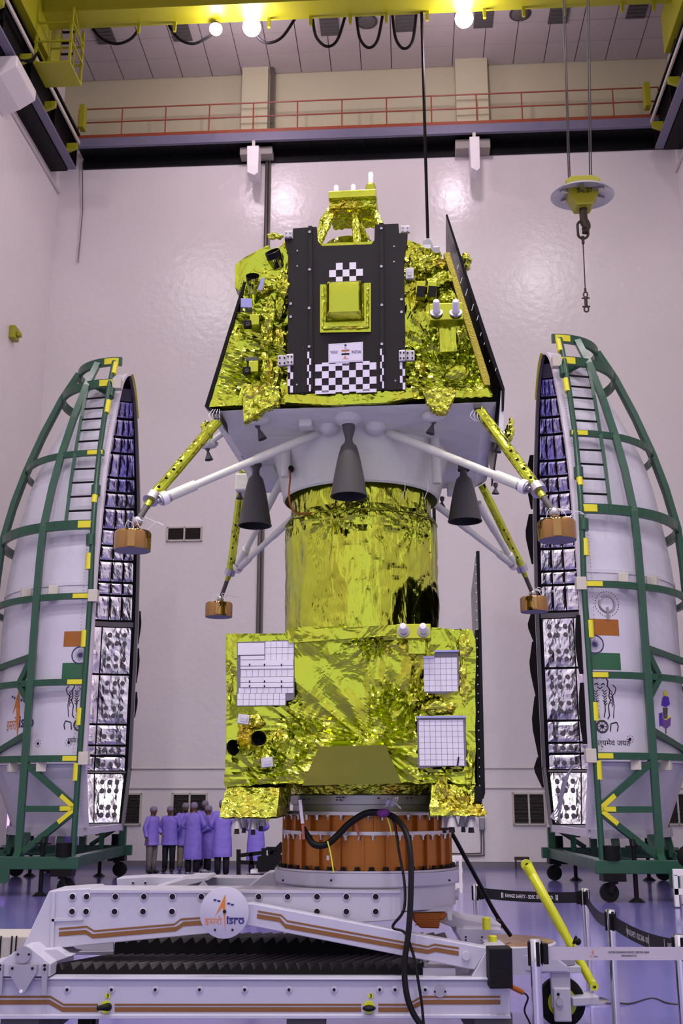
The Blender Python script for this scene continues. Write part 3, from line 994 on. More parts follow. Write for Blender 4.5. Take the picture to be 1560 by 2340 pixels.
    for i, (ya, yb_, dr, hf) in enumerate(big):
        za, zc = zb(yk(ya)) - .015, zb(yk(yb_)) + .015
        for j, (ta, tb) in enumerate(((177.4, 160.5), (159.8, 143))):
            sd += 1.7
            pn = patch(rad(ta), rad(tb), zc, za, 'silver_foil', 'lining_panel', seed=sd, n=12, amp=.035)
            if j:
                continue
            for fz in {2: (.16, .32, .66, .84), 1: (.42,), 0: (.5,)}[dr]:
                for c_ in range(3):
                    th = rad(ta + (tb - ta) * (.2 + .27 * c_))
                    z = zc + (za - zc) * fz
                    r = Rs(z) - .165
                    q = pol(th, r, z)
                    inw = (pol(th, r - 1, z) - q).normalized()
                    inst('vent_spot', spot_me, pn, TM[fr.name].inverted() @ T(q) @ inw.to_track_quat('Z', 'Y').to_matrix().to_4x4())
    patch(rad(178.5), rad(140), zb(yk(1767)), zb(yk(1763)), 'edge_grey', 'band', .09, 0, 8)
    # loose flaps at the far edge
    if left:
        fl = [(1395, 1470), (1480, 1560), (1580, 1640)]
    else:
        fl = [(1060, 1170), (1180, 1290), (1400, 1470), (1465, 1605), (1590, 1745), (1730, 1800)]
    for ya, yb_ in fl:
        za, zc = zb(ya), zb(yb_)
        fw_ = .07 if left else .2
        b = MB().grid(lambda u, v: W(-.06 - fw_ * u * (.35 + .65 * (1 - abs(2 * v - .8))), -(Rs(za + (zc - za) * v) - .02 + .02 * u), za + (zc - za) * v), 3, 6)
        b.build('edge_flap', 'black_cloth', fr)
    if not left:      # black strip lying over the near flange, as on the photographed half
        for ya, yb_ in ((1405, 1540), (1560, 1700)):
            za, zc = P(1322, ya, C.y - 2.55).z, P(1322, yb_, C.y - 2.55).z
            b = MB().grid(lambda u, v: W(-.06 - .13 * u * (.6 + .4 * sin(pi * v)), Rs(za + (zc - za) * v) + .01, za + (zc - za) * v), 3, 8)
            b.build('edge_flap', 'black_cloth', fr)
        b = MB()
        for k in range(4):
            b.tube(catmull([W(-.02, -1.9, 1.45), W(.1, -1.6, 1.7 - .1 * k), W(.05, -.6, 2.2 - .08 * k), W(.0, .6, 2.45), W(-.02, 1.4, 2.5)], 6), .016, 5)
        b.build('wiring', 'white_ink', fr, kind='stuff')
    # printed marks
    def decal(quad, m, name, n=8):
        th0, z0 = hit(*quad[0])
        th1, z1 = hit(*quad[1])
        return MB().grid(lambda u, v: pol(th0 + (th1 - th0) * u, Rs(z0 + (z1 - z0) * v) + .006, z0 + (z1 - z0) * v), n, 2).build(name, m, fr, smooth='all')
    def near(py): return .004, hit(780, py)[1]
    def band(pxo, y0, y1, m, name):
        th1, z0 = hit(pxo, y0)
        z1 = hit(pxo, y1)[1]
        return MB().grid(lambda u, v: pol(.01 + (th1 - .01) * u, Rs(2 + 0 * v) * 0 + 2.537, z0 + (z1 - z0) * v), 10, 2).build(name, m, fr, smooth='all')
    def print_geo(geo, th0, z0, m, name):
        vs, fs = geo
        o = MB().add([pol(th0 + s * v.x / 2.54, 2.538, z0 + v.y) for v in vs], fs)
        return o.build(name, m, fr)
    def poly_at(polys, m, name):
        for pl in polys:
            pts = [hit(*p) for p in pl]
            MB().add([pol(t_, 2.538, z_) for t_, z_ in pts], [tuple(range(len(pts)))]).build(name, m, fr)
    if left:
        band(147, 1443, 1478, 'flag_orange', 'orange_stripe')
        band(143, 1515, 1551, 'flag_green', 'green_stripe')
        poly_at([[(44, 1573), (46, 1640), (39, 1688), (37, 1612), (28, 1634)]], 'orange_ink', 'arrow_mark')
        poly_at([[(27, 1590), (30, 1590), (30, 1595), (27, 1595)], [(32, 1592), (35, 1593), (35, 1598), (32, 1597)],
                 [(47, 1597), (51, 1598), (51, 1603), (47, 1602)], [(53, 1599), (58, 1600), (58, 1605), (53, 1604)]], 'navy_ink', 'square_marks')
        th, z = hit(26, 1655)
        print_geo(fit(text_geo('इसरो'), .40, .30), th, z, 'orange_ink', 'lettering')
        th, z = hit(60, 1649)
        print_geo(fit(text_geo('isro', bold=.02), .44, .24), th, z, 'navy_ink', 'lettering')
        cx, ey, f_ = 204, 1600, 1.0
    else:
        band(1412, 1416, 1453, 'flag_orange', 'orange_stripe')
        band(1416, 1493, 1531, 'flag_green', 'green_stripe')
        cx, ey, f_ = 1348, 1600, 1.05
    # spoked wheel between the stripes, close to the split edge
    wy = 1497 if left else 1472
    th, z = hit(211 if left else 1336, wy)
    b = MB()
    R1 = .19
    ringo = [(V((R1 * cos(2 * pi * k / 32), R1 * sin(2 * pi * k / 32), 0)), V((R1 * .87 * cos(2 * pi * k / 32), R1 * .87 * sin(2 * pi * k / 32), 0))) for k in range(32)]
    vs = [v for pr in ringo for v in pr]
    fs = [(2 * k, 2 * ((k + 1) % 32), 2 * ((k + 1) % 32) + 1, 2 * k + 1) for k in range(32)]
    for k in range(24):
        a = 2 * pi * k / 24
        o = len(vs)
        vs += [V((.04 * cos(a + .1), .04 * sin(a + .1), 0)), V((.04 * cos(a - .1), .04 * sin(a - .1), 0)), V((R1 * .88 * cos(a), R1 * .88 * sin(a), 0))]
        fs.append((o, o + 1, o + 2))
    o = len(vs)
    vs += [V((.04 * cos(2 * pi * k / 12), .04 * sin(2 * pi * k / 12), 0)) for k in range(12)]
    fs.append(tuple(range(o, o + 12)))
    print_geo((vs, fs), max(th, .078), z, 'navy_ink', 'wheel_mark')
    # line-drawn crest with wheel and motto below
    th, z = hit(cx + (0 if left else 4), ey)
    th = .05 if left else max(th, .10)
    b = MB()
    def stroke(pts, wd=.014):
        pts = [V((x, y, 0)) for x, y in pts]
        for p, q in zip(pts, pts[1:]):
            d = (q - p).normalized()
            n_ = V((-d.y, d.x, 0)) * wd / 2
            if th + s * min(p.x * s, q.x * s) * s / 2.54 < .02:
                continue
            b.add([pol(th + s * v.x / 2.54, 2.538, z + v.y) for v in (p - n_, q - n_, q + n_, p + n_)], [(0, 1, 2, 3)])
    for sx in (-1, 1):
        stroke([(sx * .05, .42), (sx * .12, .44), (sx * .17, .38), (sx * .15, .28), (sx * .2, .2), (sx * .17, .08), (sx * .2, 0), (sx * .15, -.1), (sx * .16, -.3), (sx * .12, -.36)], .02)
        stroke([(sx * .03, .3), (sx * .07, .33), (sx * .1, .3)], .02)
        stroke([(sx * .08, .0), (sx * .08, -.2), (sx * .05, -.33)], .02)
        for k in range(6):
            stroke([(sx * (.04 + .02 * (k % 2)), .2 - .05 * k), (sx * .09, .16 - .05 * k), (sx * .13, .2 - .05 * k)], .014)
        stroke([(sx * .27, .3), (sx * .33, .24), (sx * .3, .14), (sx * .25, .1), (sx * .27, -.1), (sx * .24, -.34)], .016)
        for k in range(5):
            stroke([(sx * .2, .2 - .06 * k), (sx * .25, .16 - .06 * k), (sx * .22, .12 - .06 * k)], .012)
    stroke([(-.1, .44), (.1, .44)], .02)
    stroke([(-.05, .26), (0, .22), (.05, .26)], .016)
    stroke([(-.36, -.37), (.36, -.37)], .024)
    stroke([(-.36, -.64), (.36, -.64)], .024)
    for cxx, rr in ((0, .12), (0, .1), (0, .03)):
        stroke([(cxx + rr * cos(2 * pi * k / 20), -.505 + rr * sin(2 * pi * k / 20)) for k in range(21)], .014)
    for k in range(8):
        stroke([(0, -.505), (.1 * cos(pi * k / 4), -.505 + .1 * sin(pi * k / 4))], .008)
    for sx in (-1, 1):
        stroke([(sx * .16, -.6), (sx * .18, -.45), (sx * .3, -.42), (sx * .33, -.5), (sx * .3, -.6)], .02)
    b.build('crest_mark', 'black_ink', fr)
    print_geo(fit(text_geo('सत्यमेव जयते'), .78 if not left else .3, .17), max(th, .17 if not left else .08), z - .82, 'black_ink', 'lettering')
    if not left:
        # printed picture of the spacecraft
        poly_at([[(1513, 1595), (1517, 1590), (1527, 1593), (1530, 1610), (1521, 1616), (1510, 1612)], [(1505, 1630), (1513, 1628), (1514, 1656), (1506, 1660)]], 'purple_print', 'picture')
        poly_at([[(1510, 1640), (1520, 1646), (1532, 1639), (1531, 1658), (1521, 1666), (1511, 1658)]], 'mauve_print', 'picture')
        poly_at([[(1514, 1617), (1525, 1617), (1524, 1642), (1515, 1642)], [(1519, 1666), (1522, 1666), (1522, 1677), (1520, 1677)]], 'nozzle', 'picture')
        poly_at([[(1515, 1590), (1516, 1580), (1520, 1577), (1524, 1581), (1524, 1591)], [(1511, 1638), (1520, 1634), (1532, 1638), (1521, 1645)]], 'tape_yellow', 'picture')
        # access port with slotted plug
        th, z = hit(1386, 1380)
        ring = [(.19, .0), (.17, .03), (.15, .03), (.13, -.01), (0, -.02)]
        ctr, nrm = pol(th, 2.535, z), (pol(th, 3, z) - pol(th, 2, z)).normalized()
        Mq = Matrix.Translation(ctr) @ nrm.to_track_quat('Z', 'Y').to_matrix().to_4x4()
        MB().lathe(ring, 24, Mq).build('access_port', 'bare_metal', fr, smooth=True)
        MB(Mq).box((0, -.2, .015), (.05, .26, .02)).build('port_key', 'grey_plate', fr)
        b = MB(Mq)
        for k in range(28):
            a = 2 * pi * k / 28
            b.cyl((.25 * cos(a), .25 * sin(a), 0), (.25 * cos(a), .25 * sin(a), .008), .009, n=6)
        b.build('port_screws', 'black_ink', fr, kind='stuff')
    # small holes low on the skin
    b = MB()
    for px, py in (((157, 1697), (87, 1699)) if left else ((1439, 1689), (1536, 1695))):
        th, z = hit(px, py)
        for k in range(9):
            a = 2 * pi * k / 8
            rr, q = (.03, 0) if k == 8 else (.009, .07)
            ring = [pol(th + (q * cos(a) + rr * cos(2 * pi * j / 8)) / 2.54, 2.54, z + q * sin(a) + rr * sin(2 * pi * j / 8)) for j in range(8)]
            b.add(ring, [tuple(range(8))])
    b.build('skin_holes', 'black_ink', fr, kind='stuff')
    # rivet rows beside the split and raised joint rings
    for z in (6.3, 2.62):
        MB().grid(lambda u, v: pol(.02 + (pi - .04) * u, 2.53 + [.0, .018, .018, 0][int(round(v * 3))], z + [-.05, -.04, .04, .05][int(round(v * 3))]), 30, 3).build('joint_ring', 'shell_white', fr, smooth=True)
    b = MB()
    for thk in (.035, .085):
        for k in range(120):
            z = 1.5 + k * .075
            r = Rs(z) + .003
            p = pol(thk, r, z)
            b.box(p, (.012, .012, .012))
    o = b.build('rivets', 'edge_grey', fr)
    o['kind'] = 'stuff'

    # ------------------------------------------------ green handling frame
    cg = thing('handling_cage', 'green tubular handling frame around the %s fairing half' % side, 'frame', W(1.3, 0, 0), 0, 'green fairing frames')
    g = 'green_paint'
    hz = [11.92, 11.23, 9.30, 7.55, 5.98, 4.18, 2.64]
    for k, z in enumerate(hz):
        r = Rf(z)
        t0, t1 = (.0, radians(150)) if k else (-.05, radians(110))
        pts = [pol(t0 + (t1 - t0) * i / 24, r, z) for i in range(25)]
        ht = .2 if k in (0, 1, 3) else .13
        MB().strip(pts, .09, ht).build('hoop', g, cg)
        L_ = .34
        MB().strip([pol(.01 + L_ / r * i / 4, r + .05, z) for i in range(5)], .012, ht * .75).build('tape', 'tape_yellow', cg)
    zz = [.75, 1.6, 2.64, 4.18, 5.98, 6.8, 7.55, 8.0, 8.5, 9.3, 10.3, 11.21, 11.9]
    def vert(th, wd, dp, z0=.75, z1=11.9, name='upright'):
        pts = [pol(th if not callable(th) else th(z), Rf(z) + .02, z) for z in zz if z0 <= z <= z1]
        MB().strip(pts, wd, dp, up=(0, 1, 0) if abs(sin(th)) < .9 else (1, 0, 0)).build(name, g, cg)
    vert(radians(26), .14, .12)
    vert(radians(70), .14, .12)
    vert(radians(118), .14, .12)
    # round near upright with couplings
    pts = [W(interp([(.7, .05), (5.98, .0), (9.3, .10), (11.9, .12)], z), Rf(z) + .02, z) for z in zz]
    MB().tube(pts, .06, 10).build('pipe_upright', g, cg, smooth=True)
    for z in (7.2, 8.35, 10.95):
        MB().cyl(W(.07, Rf(z) + .02, z - .12), W(.08, Rf(z + .2) + .02, z + .12), .10, n=10).build('coupling', g, cg, smooth=True)
    for z in (10.35, 8.05, 6.55, 4.9, 3.3, 2.2, 11.5):
        z2 = z + .35
        MB().tube([W(.075, Rf(z) + .024, z), W(.075, Rf(z2) + .024, z2)], .068, 10).build('tape', 'tape_yellow', cg, smooth=True)
    # ladder in front
    pts = [W(.66, sqrt(Rf(z) ** 2 - .66 ** 2) + .02, z) for z in zz if 7.5 <= z <= 11.25]
    MB().strip(pts, .07, .05, up=(0, 1, 0)).build('ladder_rail', g, cg)
    for z in (7.88, 8.22, 8.56, 8.90, 9.62, 9.92, 10.22, 10.52, 10.82):
        MB().tube([W(.08, Rf(z) + .02, z), W(.66, sqrt(Rf(z) ** 2 - .66 ** 2) + .02, z)], .022, 6).build('ladder_rung', 'steel_black' if True else g, cg)
    # ladder on the outer flank
    pts = [pol(radians(82), Rf(z) - .0, z) for z in zz if 4 <= z <= 11.25]
    MB().strip(pts, .06, .05, up=(1, 0, 0)).build('ladder_rail', g, cg)
    z = 4.4
    while z < 11:
        MB().tube([pol(radians(70), Rf(z), z), pol(radians(82), Rf(z), z)], .025, 6).build('ladder_rung', g, cg)
        z += .36
    # top stub, braces
    MB().bar(pol(radians(26), Rf(11.3), 11.35), pol(radians(10), Rf(11.3) - .35, 11.15), .1, .16).build('brace', g, cg)
    Bz = .62
    V1 = lambda z: W(.05, Rf(z), z)
    V2 = lambda z: pol(radians(26), Rf(z), z)
    V3 = lambda z: pol(radians(70), Rf(z), z)
    for a_, b_ in ((V2(2.55), V1(1.68)), (V2(.75), V1(1.62)), (V2(1.65), V1(1.65)), (V3(2.64), V2(3.15)), (V3(4.6), V2(4.75)), (V2(4.75), pol(radians(33), Rf(4), 4.18)), (V2(3.75), pol(radians(33), Rf(4), 4.18))):
        MB().bar(a_, b_, .1, .12).build('brace', g, cg)
    for a_, f0, f1 in ((V2(2.55), .72, .97), (V2(.75), .7, .97), (V2(1.65), .72, .98)):
        e = V1(1.66)
        p, q = a_.lerp(e, f0), a_.lerp(e, f1)
        MB().bar(p + V((0, -.06, 0)), q + V((0, -.06, 0)), .012, .09).build('tape', 'tape_yellow', cg)
    # base frame
    for b_ in (2.78, -2.78):
        MB().bar(W(-.1, b_, Bz), W(3.1, b_, Bz), .2, .24).build('base_beam', g, cg, bevel=.01)
    for a_ in (.12, 2.9):
        MB().bar(W(a_, -2.78, Bz), W(a_, 2.78, Bz), .2, .22).build('base_beam', g, cg, bevel=.01)
    for a_ in (.12, 1.1):
        MB().bar(W(a_, -2.7, Bz), W(a_, -2.7, 1.2), .16, .16).build('back_post', g, cg)
    MB().bar(W(.9, -2.7, .75), W(.2, -2.2, 1.15), .08, .08).build('back_brace', g, cg)
    MB().bar(W(1.2, 2.75, Bz), W(1.2, 1.95, 1.12), .14, .14).build('saddle', g, cg)
    for th in (.25, 1.2, 2.2, 2.9):
        MB().bar(pol(th, 2.02, 1.1), pol(th, 2.1, .7), .12, .12).build('saddle', g, cg)
        MB().bar(pol(th, 2.1, .72), pol(th, min(2.74, 2.78 / max(abs(cos(th)), .6)), .68), .12, .12).build('saddle', g, cg)
    # clamps holding the shell
    for z in (11.2, 5.98, 2.64):
        MB().box(W(-.06, Rf(z) + .0, z), (.2, .2, .26)).build('clamp', 'vent_frame', cg, bevel=.01)
        if z < 11:
            for th in (.33, .62):
                p = pol(th, Rf(z) - .08, z + (.16 if z > 5 else -.16))
                MB().box(p, (.2, .14, .2), Rz(s * -th).to_3x3()).build('clamp', 'vent_frame', cg, bevel=.01)
    # castors and screw jacks
    for a_, b_ in ((.22, 2.78), (2.8, 2.78), (.25, -2.78), (2.8, -2.78)):
        k = 'castor'
        ct = MB().box(W(a_, b_, Bz - .18), (.42, .36, .14))
        ct.box(W(a_, b_, .42), (.16, .12, .2))
        ct.bar(W(a_, b_ - .09, .4), W(a_ - .08, b_ - .09, .17), .03, .1)
        ct.bar(W(a_, b_ + .09, .4), W(a_ - .08, b_ + .09, .17), .03, .1)
        co = ct.build('castor', 'black_paint', cg)
        MB().cyl(W(a_ - .08, b_ - .06, .17), W(a_ - .08, b_ + .06, .17), .17, n=20).build('tyre', 'rubber', co, smooth=True)
        MB().cyl(W(a_, b_, Bz + .12), W(a_, b_, Bz + .38), .16, n=12).build('swivel_head', 'black_paint', co, smooth=True)
        ja = a_ + (.42 if a_ < 1 else -.42)
        j = MB().cyl(W(ja, b_, .03), W(ja, b_, 1.0), .045, n=10)
        j.cyl(W(ja, b_, 0), W(ja, b_, .07), .16, .07, n=14)
        j.cyl(W(ja, b_, 1.0), W(ja, b_, 1.12), .07, .03, n=10)
        j.bar(W(ja - .15, b_, .98), W(ja + .15, b_, .98), .03, .03)
        j.build('screw_jack', 'black_paint', cg, smooth=True)
    lug = MB().prism([(-.1, 0), (.1, 0), (.1, -.2), (.05, -.28), (-.05, -.28), (-.1, -.2)], -.03, .03, T(W(1.35, 2.86, Bz - .1)))
    lug.build('lifting_lug', g, cg)

fairing('left')
fairing('right')
# ---------------------------------------------------------------- spacecraft stack
SCM = Matrix.Translation((0.155, 8.4, 0)) @ Matrix.Rotation(radians(-5.3), 4, 'Z')
SCI = SCM.inverted()
CAMP = V((0, 0, HCAM))

def PS(px, py, ly):
    o = SCI @ CAMP
    d = SCI.to_3x3() @ ray(px, py)
    t = (ly - o.y) / d.y
    return o + d * t

def S(): return MB(SCM)

def foil_obj(mb, name, m, parent, edge=.035, amp=.02, f=5.0, folds=(), seed=0.0, soft=0.0, kind=None):
    """tessellate a closed shape and crumple it like thin film"""
    bm = bmesh.new()
    vs = [bm.verts.new(p) for p in mb.v]
    for f_ in mb.f:
        try:
            bm.faces.new([vs[i] for i in f_])
        except ValueError:
            pass
    bmesh.ops.triangulate(bm, faces=bm.faces[:])
    for it in range(9):
        es = [e for e in bm.edges if e.calc_length() > edge]
        if not es or len(bm.faces) > 70000:
            break
        bmesh.ops.subdivide_edges(bm, edges=es, cuts=1)
        bmesh.ops.triangulate(bm, faces=[f_ for f_ in bm.faces if len(f_.verts) > 3])
    bm.normal_update()
    fl = [(SCM @ c, r, n, a) for c, r, n, a in folds]
    new = []
    for v in bm.verts:
        p = v.co
        h = amp * (crinkle(p, f, seed) - .35) + amp * (.6 if m == 'gold_crush' else .12) * noise.noise(p * (f * 4) + V((seed, 0, 0)))
        if soft:
            h += soft * noise.noise(p * 1.7 + V((seed, 3, 1)))
        for c, r, n, a in fl:
            d = p - c
            L = hypot(d.x, d.z)
            if abs(d.y) < .3 and L < r * 2.2:
                ang = atan2(d.z, d.x)
                k = math.exp(-(L / r) ** 2) * min(1, L / (.25 * r))
                h -= a * k * abs(sin(ang * n + 2.0 * noise.noise(V((ang * 1.5, L * 2, seed)))))
        new.append(p + v.normal * h)
    for v, p in zip(bm.verts, new):
        v.co = p
    out = MB()
    bm.verts.index_update()
    out.v = [tuple(v.co) for v in bm.verts]
    out.f = [tuple(x.index for x in f_.verts) for f_ in bm.faces]
    bm.free()
    o = out.build(name, m, parent)
    return o

def quad_tiles(parent, px0, py0, px1, py1, nx, ny, ly, skip=(), gap=.06, name='mirror_tile', m='osr_white', th=.006, only=None):
    """a grid of small flat pieces lying on a front plane, sharing one mesh"""
    a, b = PS(px0, py0, ly), PS(px1, py1, ly)
    wx, wz = (b.x - a.x) / nx, (a.z - b.z) / ny
    me = mesh_of(MB().box((0, 0, 0), (wx * (1 - gap), th, wz * (1 - gap))), name, m)
    Pm = TM[parent.name].inverted() @ SCM
    for j in range(ny):
        for i in range(nx):
            if (i, j) in skip or (only is not None and (i, j) not in only):
                continue
            inst(name, me, parent, Pm @ T(a.x + wx * (i + .5), ly, a.z - wz * (j + .5)))

def plate(px_poly, ly, th, name, m, parent, bevel=0.0):
    pts = [PS(x, y, ly) for x, y in px_poly]
    return S().prism([(p.x, p.z) for p in pts], ly, ly + th).build(name, m, parent, bevel=bevel)

def cyl_between(p, q, r0, r1, name, m, parent, n=14, smooth=True):
    return S().cyl(p, q, r0, r1, n).build(name, m, parent, smooth=smooth)

def flat_text(s, px, py, wpx, hpx, ly, name, m, parent, bold=0.0):
    a, b = PS(px - wpx / 2, py, ly), PS(px + wpx / 2, py, ly)
    c, d = PS(px, py - hpx / 2, ly), PS(px, py + hpx / 2, ly)
    vs, fs = fit(text_geo(s, bold=bold), b.x - a.x, c.z - d.z)
    ctr = (a + b) / 2
    return S().add([(ctr.x + v.x, ly, ctr.z + v.y) for v in vs], fs).build(name, m, parent)

FY = 1.0
ld = thing('lunar_lander', 'four-legged lander wrapped in gold foil with a black front panel', 'spacecraft', SCM @ V((0, 0, PS(790, 930, -FY).z)), radians(-5.3))

# ---- body
pts = [PS(x, y, -FY) for x, y in ((478, 930), (520, 770), (546, 648), (600, 585), (700, 556), (940, 548), (1012, 575), (1052, 700), (1085, 780), (1128, 908))]
body = S().prism([(p.x, p.z) for p in pts], -FY, FY)
star = [(PS(640, 800, -FY), .16, 9, .02), (PS(562, 850, -FY), .15, 8, .02), (PS(545, 720, -FY), .12, 7, .02), (PS(1060, 825, -FY), .14, 11, .03), (PS(1000, 790, -FY), .2, 7, .02), (PS(945, 860, -FY), .14, 9, .02), (PS(1000, 620, -FY), .15, 9, .03)]
foil_obj(body, 'foil_body', 'gold_foil', ld, .03, .02, 3.0, [(c, r * 1.5, n, a * 1.5) for c, r, n, a in star], 1.0, .02)
# lower gold hem in front
h = [PS(x, y, -FY - .03) for x, y in ((655, 897), (940, 888), (945, 910), (880, 922), (760, 928), (650, 922))]
foil_obj(S().prism([(p.x, p.z) for p in h], -FY - .05, -FY + .02), 'foil_hem', 'gold_foil', ld, .03, .018, 8, seed=4)
for q, sd in (([(555, 880), (640, 885), (640, 925), (622, 930), (600, 940), (592, 950), (558, 968), (556, 930)], 7), ([(962, 892), (1045, 885), (1040, 905), (1028, 930), (1018, 947), (990, 940), (975, 925)], 8)):
    h = [PS(x, y, -FY - .04) for x, y in q]
    foil_obj(S().prism([(p.x, p.z) for p in h], -FY - .07, -FY + .02), 'foil_tongue', 'gold_crush', ld, .025, .03, 9, seed=sd)
# crumpled bundles of film over harness and corners
def lump(px, py, ly, rx, rz, name='foil_bundle', m='gold_crush', seed=0, ry=None, rot=0.0, amp=.05, edge=.03, f=9):
    c = PS(px, py, ly)
    sc = .00302 * 1.0
    b = S().ball(c, (rx * sc, (ry or min(rx, rz)) * sc, rz * sc), 14, 10, Ry(rot).to_3x3())
    return foil_obj(b, name, m, ld, edge, amp, f, seed=seed)
lump(612, 735, -1.05, 17, 75, seed=1, rot=.1, ry=12)
lump(612, 860, -1.05, 16, 62, seed=2, rot=-.12, ry=12)
lump(648, 650, -1.04, 20, 42, seed=3)
lump(596, 655, -1.06, 30, 14, seed=4, rot=.3)
lump(640, 775, -1.03, 14, 30, seed=5)
q = [PS(x, y, -.98) for x, y in ((536, 606), (548, 594), (612, 560), (626, 576), (572, 612), (558, 648), (546, 664), (536, 656))]
foil_obj(S().prism([(p.x, p.z) for p in q], -.98, -.3), 'corner_cap', 'gold_foil', ld, .04, .015, 4, seed=6)
q = [PS(x, y, -1.0) for x, y in ((572, 640), (585, 600), (612, 578), (660, 562), (660, 700), (600, 700))]
foil_obj(S().prism([(p.x, p.z) for p in q], -1.03, -.9), 'shoulder_wrap', 'gold_foil', ld, .03, .03, 5, seed=7)
lump(655, 575, -.98, 18, 26, seed=8)
lump(980, 605, -1.0, 42, 26, seed=9, ry=24)
lump(1000, 640, -1.02, 40, 17, seed=10, rot=-.5, ry=16)
lump(945, 600, -1.0, 12, 42, seed=11, rot=.25)
lump(1045, 855, -1.04, 34, 20, seed=12, rot=-.3, m='gold_foil')
lump(957, 838, -1.03, 14, 16, seed=13)
lump(1060, 600, -.3, 20, 22, seed=14, ry=40)
lump(1165, 985, -.4, 12, 38, seed=15, rot=.2, amp=.03)
lump(628, 540, -.98, 22, 10, seed=16, rot=.15, amp=.03, name='wrapped_probe')
lump(1020, 690, -.98, 22, 14, seed=17)
lump(474, 985, -.85, 15, 26, seed=27, rot=-.2, amp=.03, ry=20)
lump(640, 700, -1.02, 18, 40, seed=18, m='gold_foil')

# ---- white thermal skirt and belly
zl = PS(790, 930, -FY).z
bl, br_ = PS(476, 932, -FY), PS(1132, 908, -FY)
bel = S()
hw0, hw1 = -bl.x, br_.x
top = [(-hw0, -FY, zl), (hw1, -FY, zl), (hw1, FY, zl), (-hw0, FY, zl)]
bz = zl - .07
low = [(-hw0 + .10, -FY + .34, bz), (hw1 - .10, -FY + .34, bz), (hw1 - .10, FY - .05, bz), (-hw0 + .10, FY - .05, bz)]
bel.add([V(p) for p in top + low], [(0, 1, 5, 4), (1, 2, 6, 5), (2, 3, 7, 6), (3, 0, 4, 7), (4, 5, 6, 7), (3, 2, 1, 0)])
foil_obj(bel, 'thermal_skirt', 'white_cloth', ld, .07, .025, 3.5, seed=3)
# sagging white blanket down to the collar
cone = S().lathe([(.70, bz + .01), (.68, bz - .06), (.65, bz - .18), (.63, bz - .30), (.61, bz - .36)], 40)
foil_obj(cone, 'belly_blanket', 'white_cloth', ld, .08, .03, 3, seed=9)
zc0, zc1 = PS(830, 1098, -.58).z, PS(830, 1052, -.58).z
S().lathe([(.605, zc0 - .015), (.62, zc0), (.62, zc1), (.60, zc1 + .2), (.50, zc1 + .22)], 48).build('collar', 'white_cloth', ld, smooth=True)
# white boxes and hubs under the body
def box_at(px, py, ly, sx, sy, sz, name, m, bevel=.015, rot=None, par=None):
    c = PS(px, py, ly)
    return S().box(c, (sx, sy, sz), rot).build(name, m, par or ld, bevel=bevel)
box_at(699, 962, -.80, .1, .12, .12, 'white_box', 'white_cloth')
box_at(660, 1000, -.45, .3, .3, .1, 'belly_panel', 'white_cloth')
for px in (752, 855):
    c = PS(px, 972, -.72)
    foil_obj(S().ball(c, (.09, .09, .075), 14, 9), 'strut_hub', 'white_cloth', ld, .04, .015, 6, seed=px)
c = PS(795, 945, -.83)
foil_obj(S().lathe([(.15, c.z + .10), (.14, c.z + .0), (.08, c.z - .07), (.045, c.z - .09)], 20, T(c.x, c.y, 0)), 'engine_boss', 'white_cloth', ld, .04, .015, 6, seed=2)
for sx in (-1, 1):
    box_at(795 + sx * 180, 1020, .3, .5, .5, .12, 'belly_panel', 'white_cloth')
    box_at(812 + sx * 240, 1108, .88, .24, .22, .16, 'thruster_box', 'white_cloth')
    box_at(808 + sx * 208, 1062, .2, .22, .22, .1, 'engine_mount', 'white_cloth')
for (x0, y0, x1, y1) in ((655, 985, 652, 1090), (993, 1000, 998, 1105)):
    cyl_between(PS(x0, y0, -.45), PS(x1, y1, -.45), .035, .035, 'down_pipe', 'white_cloth', ld)

for px, py, qx, qy in ((515, 985, 476, 1015), (1100, 975, 1138, 1000)):
    cyl_between(PS(px, py, -.3), PS(qx, qy, -.2), .022, .022, 'thruster_arm', 'white_cloth', ld)

# ---- main engines
def nozzle(px, ytop, ythroat, yexit, rex, ly, par=ld):
    a, t_, e = PS(px, ytop, ly), PS(px, ythroat, ly), PS(px, yexit, ly)
    H = t_.z - e.z
    prof = [(.045, a.z - e.z), (.047, a.z - e.z - .02), (.042, H + .06), (.026, H), (.032, H - .03)]
    for k in range(1, 9):
        u = k / 8
        prof.append((.03 + (rex - .03) * u ** .62, H * (1 - u) * .985))
    out = prof + [(rex + .004, 0), (rex + .004, -.006), (rex - .006, -.006)]
    M = T(e.x, ly, e.z)
    o = S().lathe(out, 32, M).build('main_engine', 'nozzle', par, smooth=True)
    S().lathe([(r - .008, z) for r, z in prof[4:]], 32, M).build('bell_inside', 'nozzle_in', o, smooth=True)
    return o
rx = .131
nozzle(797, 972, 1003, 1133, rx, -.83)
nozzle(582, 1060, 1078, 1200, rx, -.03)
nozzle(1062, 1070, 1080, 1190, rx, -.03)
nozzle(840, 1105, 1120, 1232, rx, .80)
# small attitude thrusters
for px, py, ly, tx, L_ in ((588, 972, -.85, -.35, .115), (991, 962, -.85, .3, .1), (474, 1024, -.2, -.15, .1), (1140, 1008, -.2, .2, .09), (548, 1120, .85, 0, .08), (1132, 1108, .85, .05, .08), (1010, 1140, .9, .1, .07)):
    a = PS(px, py, ly)
    M = T(a) @ Ry(tx)
    S().lathe([(.012, .02), (.02, .015), (.02, -.01), (.008, -.03), (.034, -L_), (.03, -L_), (.006, -.035)], 16, M).build('attitude_thruster', 'nozzle', ld, smooth=True)
for px, py, ly in ((588, 958, -.88), (990, 950, -.88), (474, 1014, -.2), (1140, 998, -.2)):
    c = PS(px, py, ly)
    foil_obj(S().ball(c, (.09, .07, .05), 10, 7), 'thruster_fairing', 'white_cloth', ld, .04, .02, 6, seed=px)

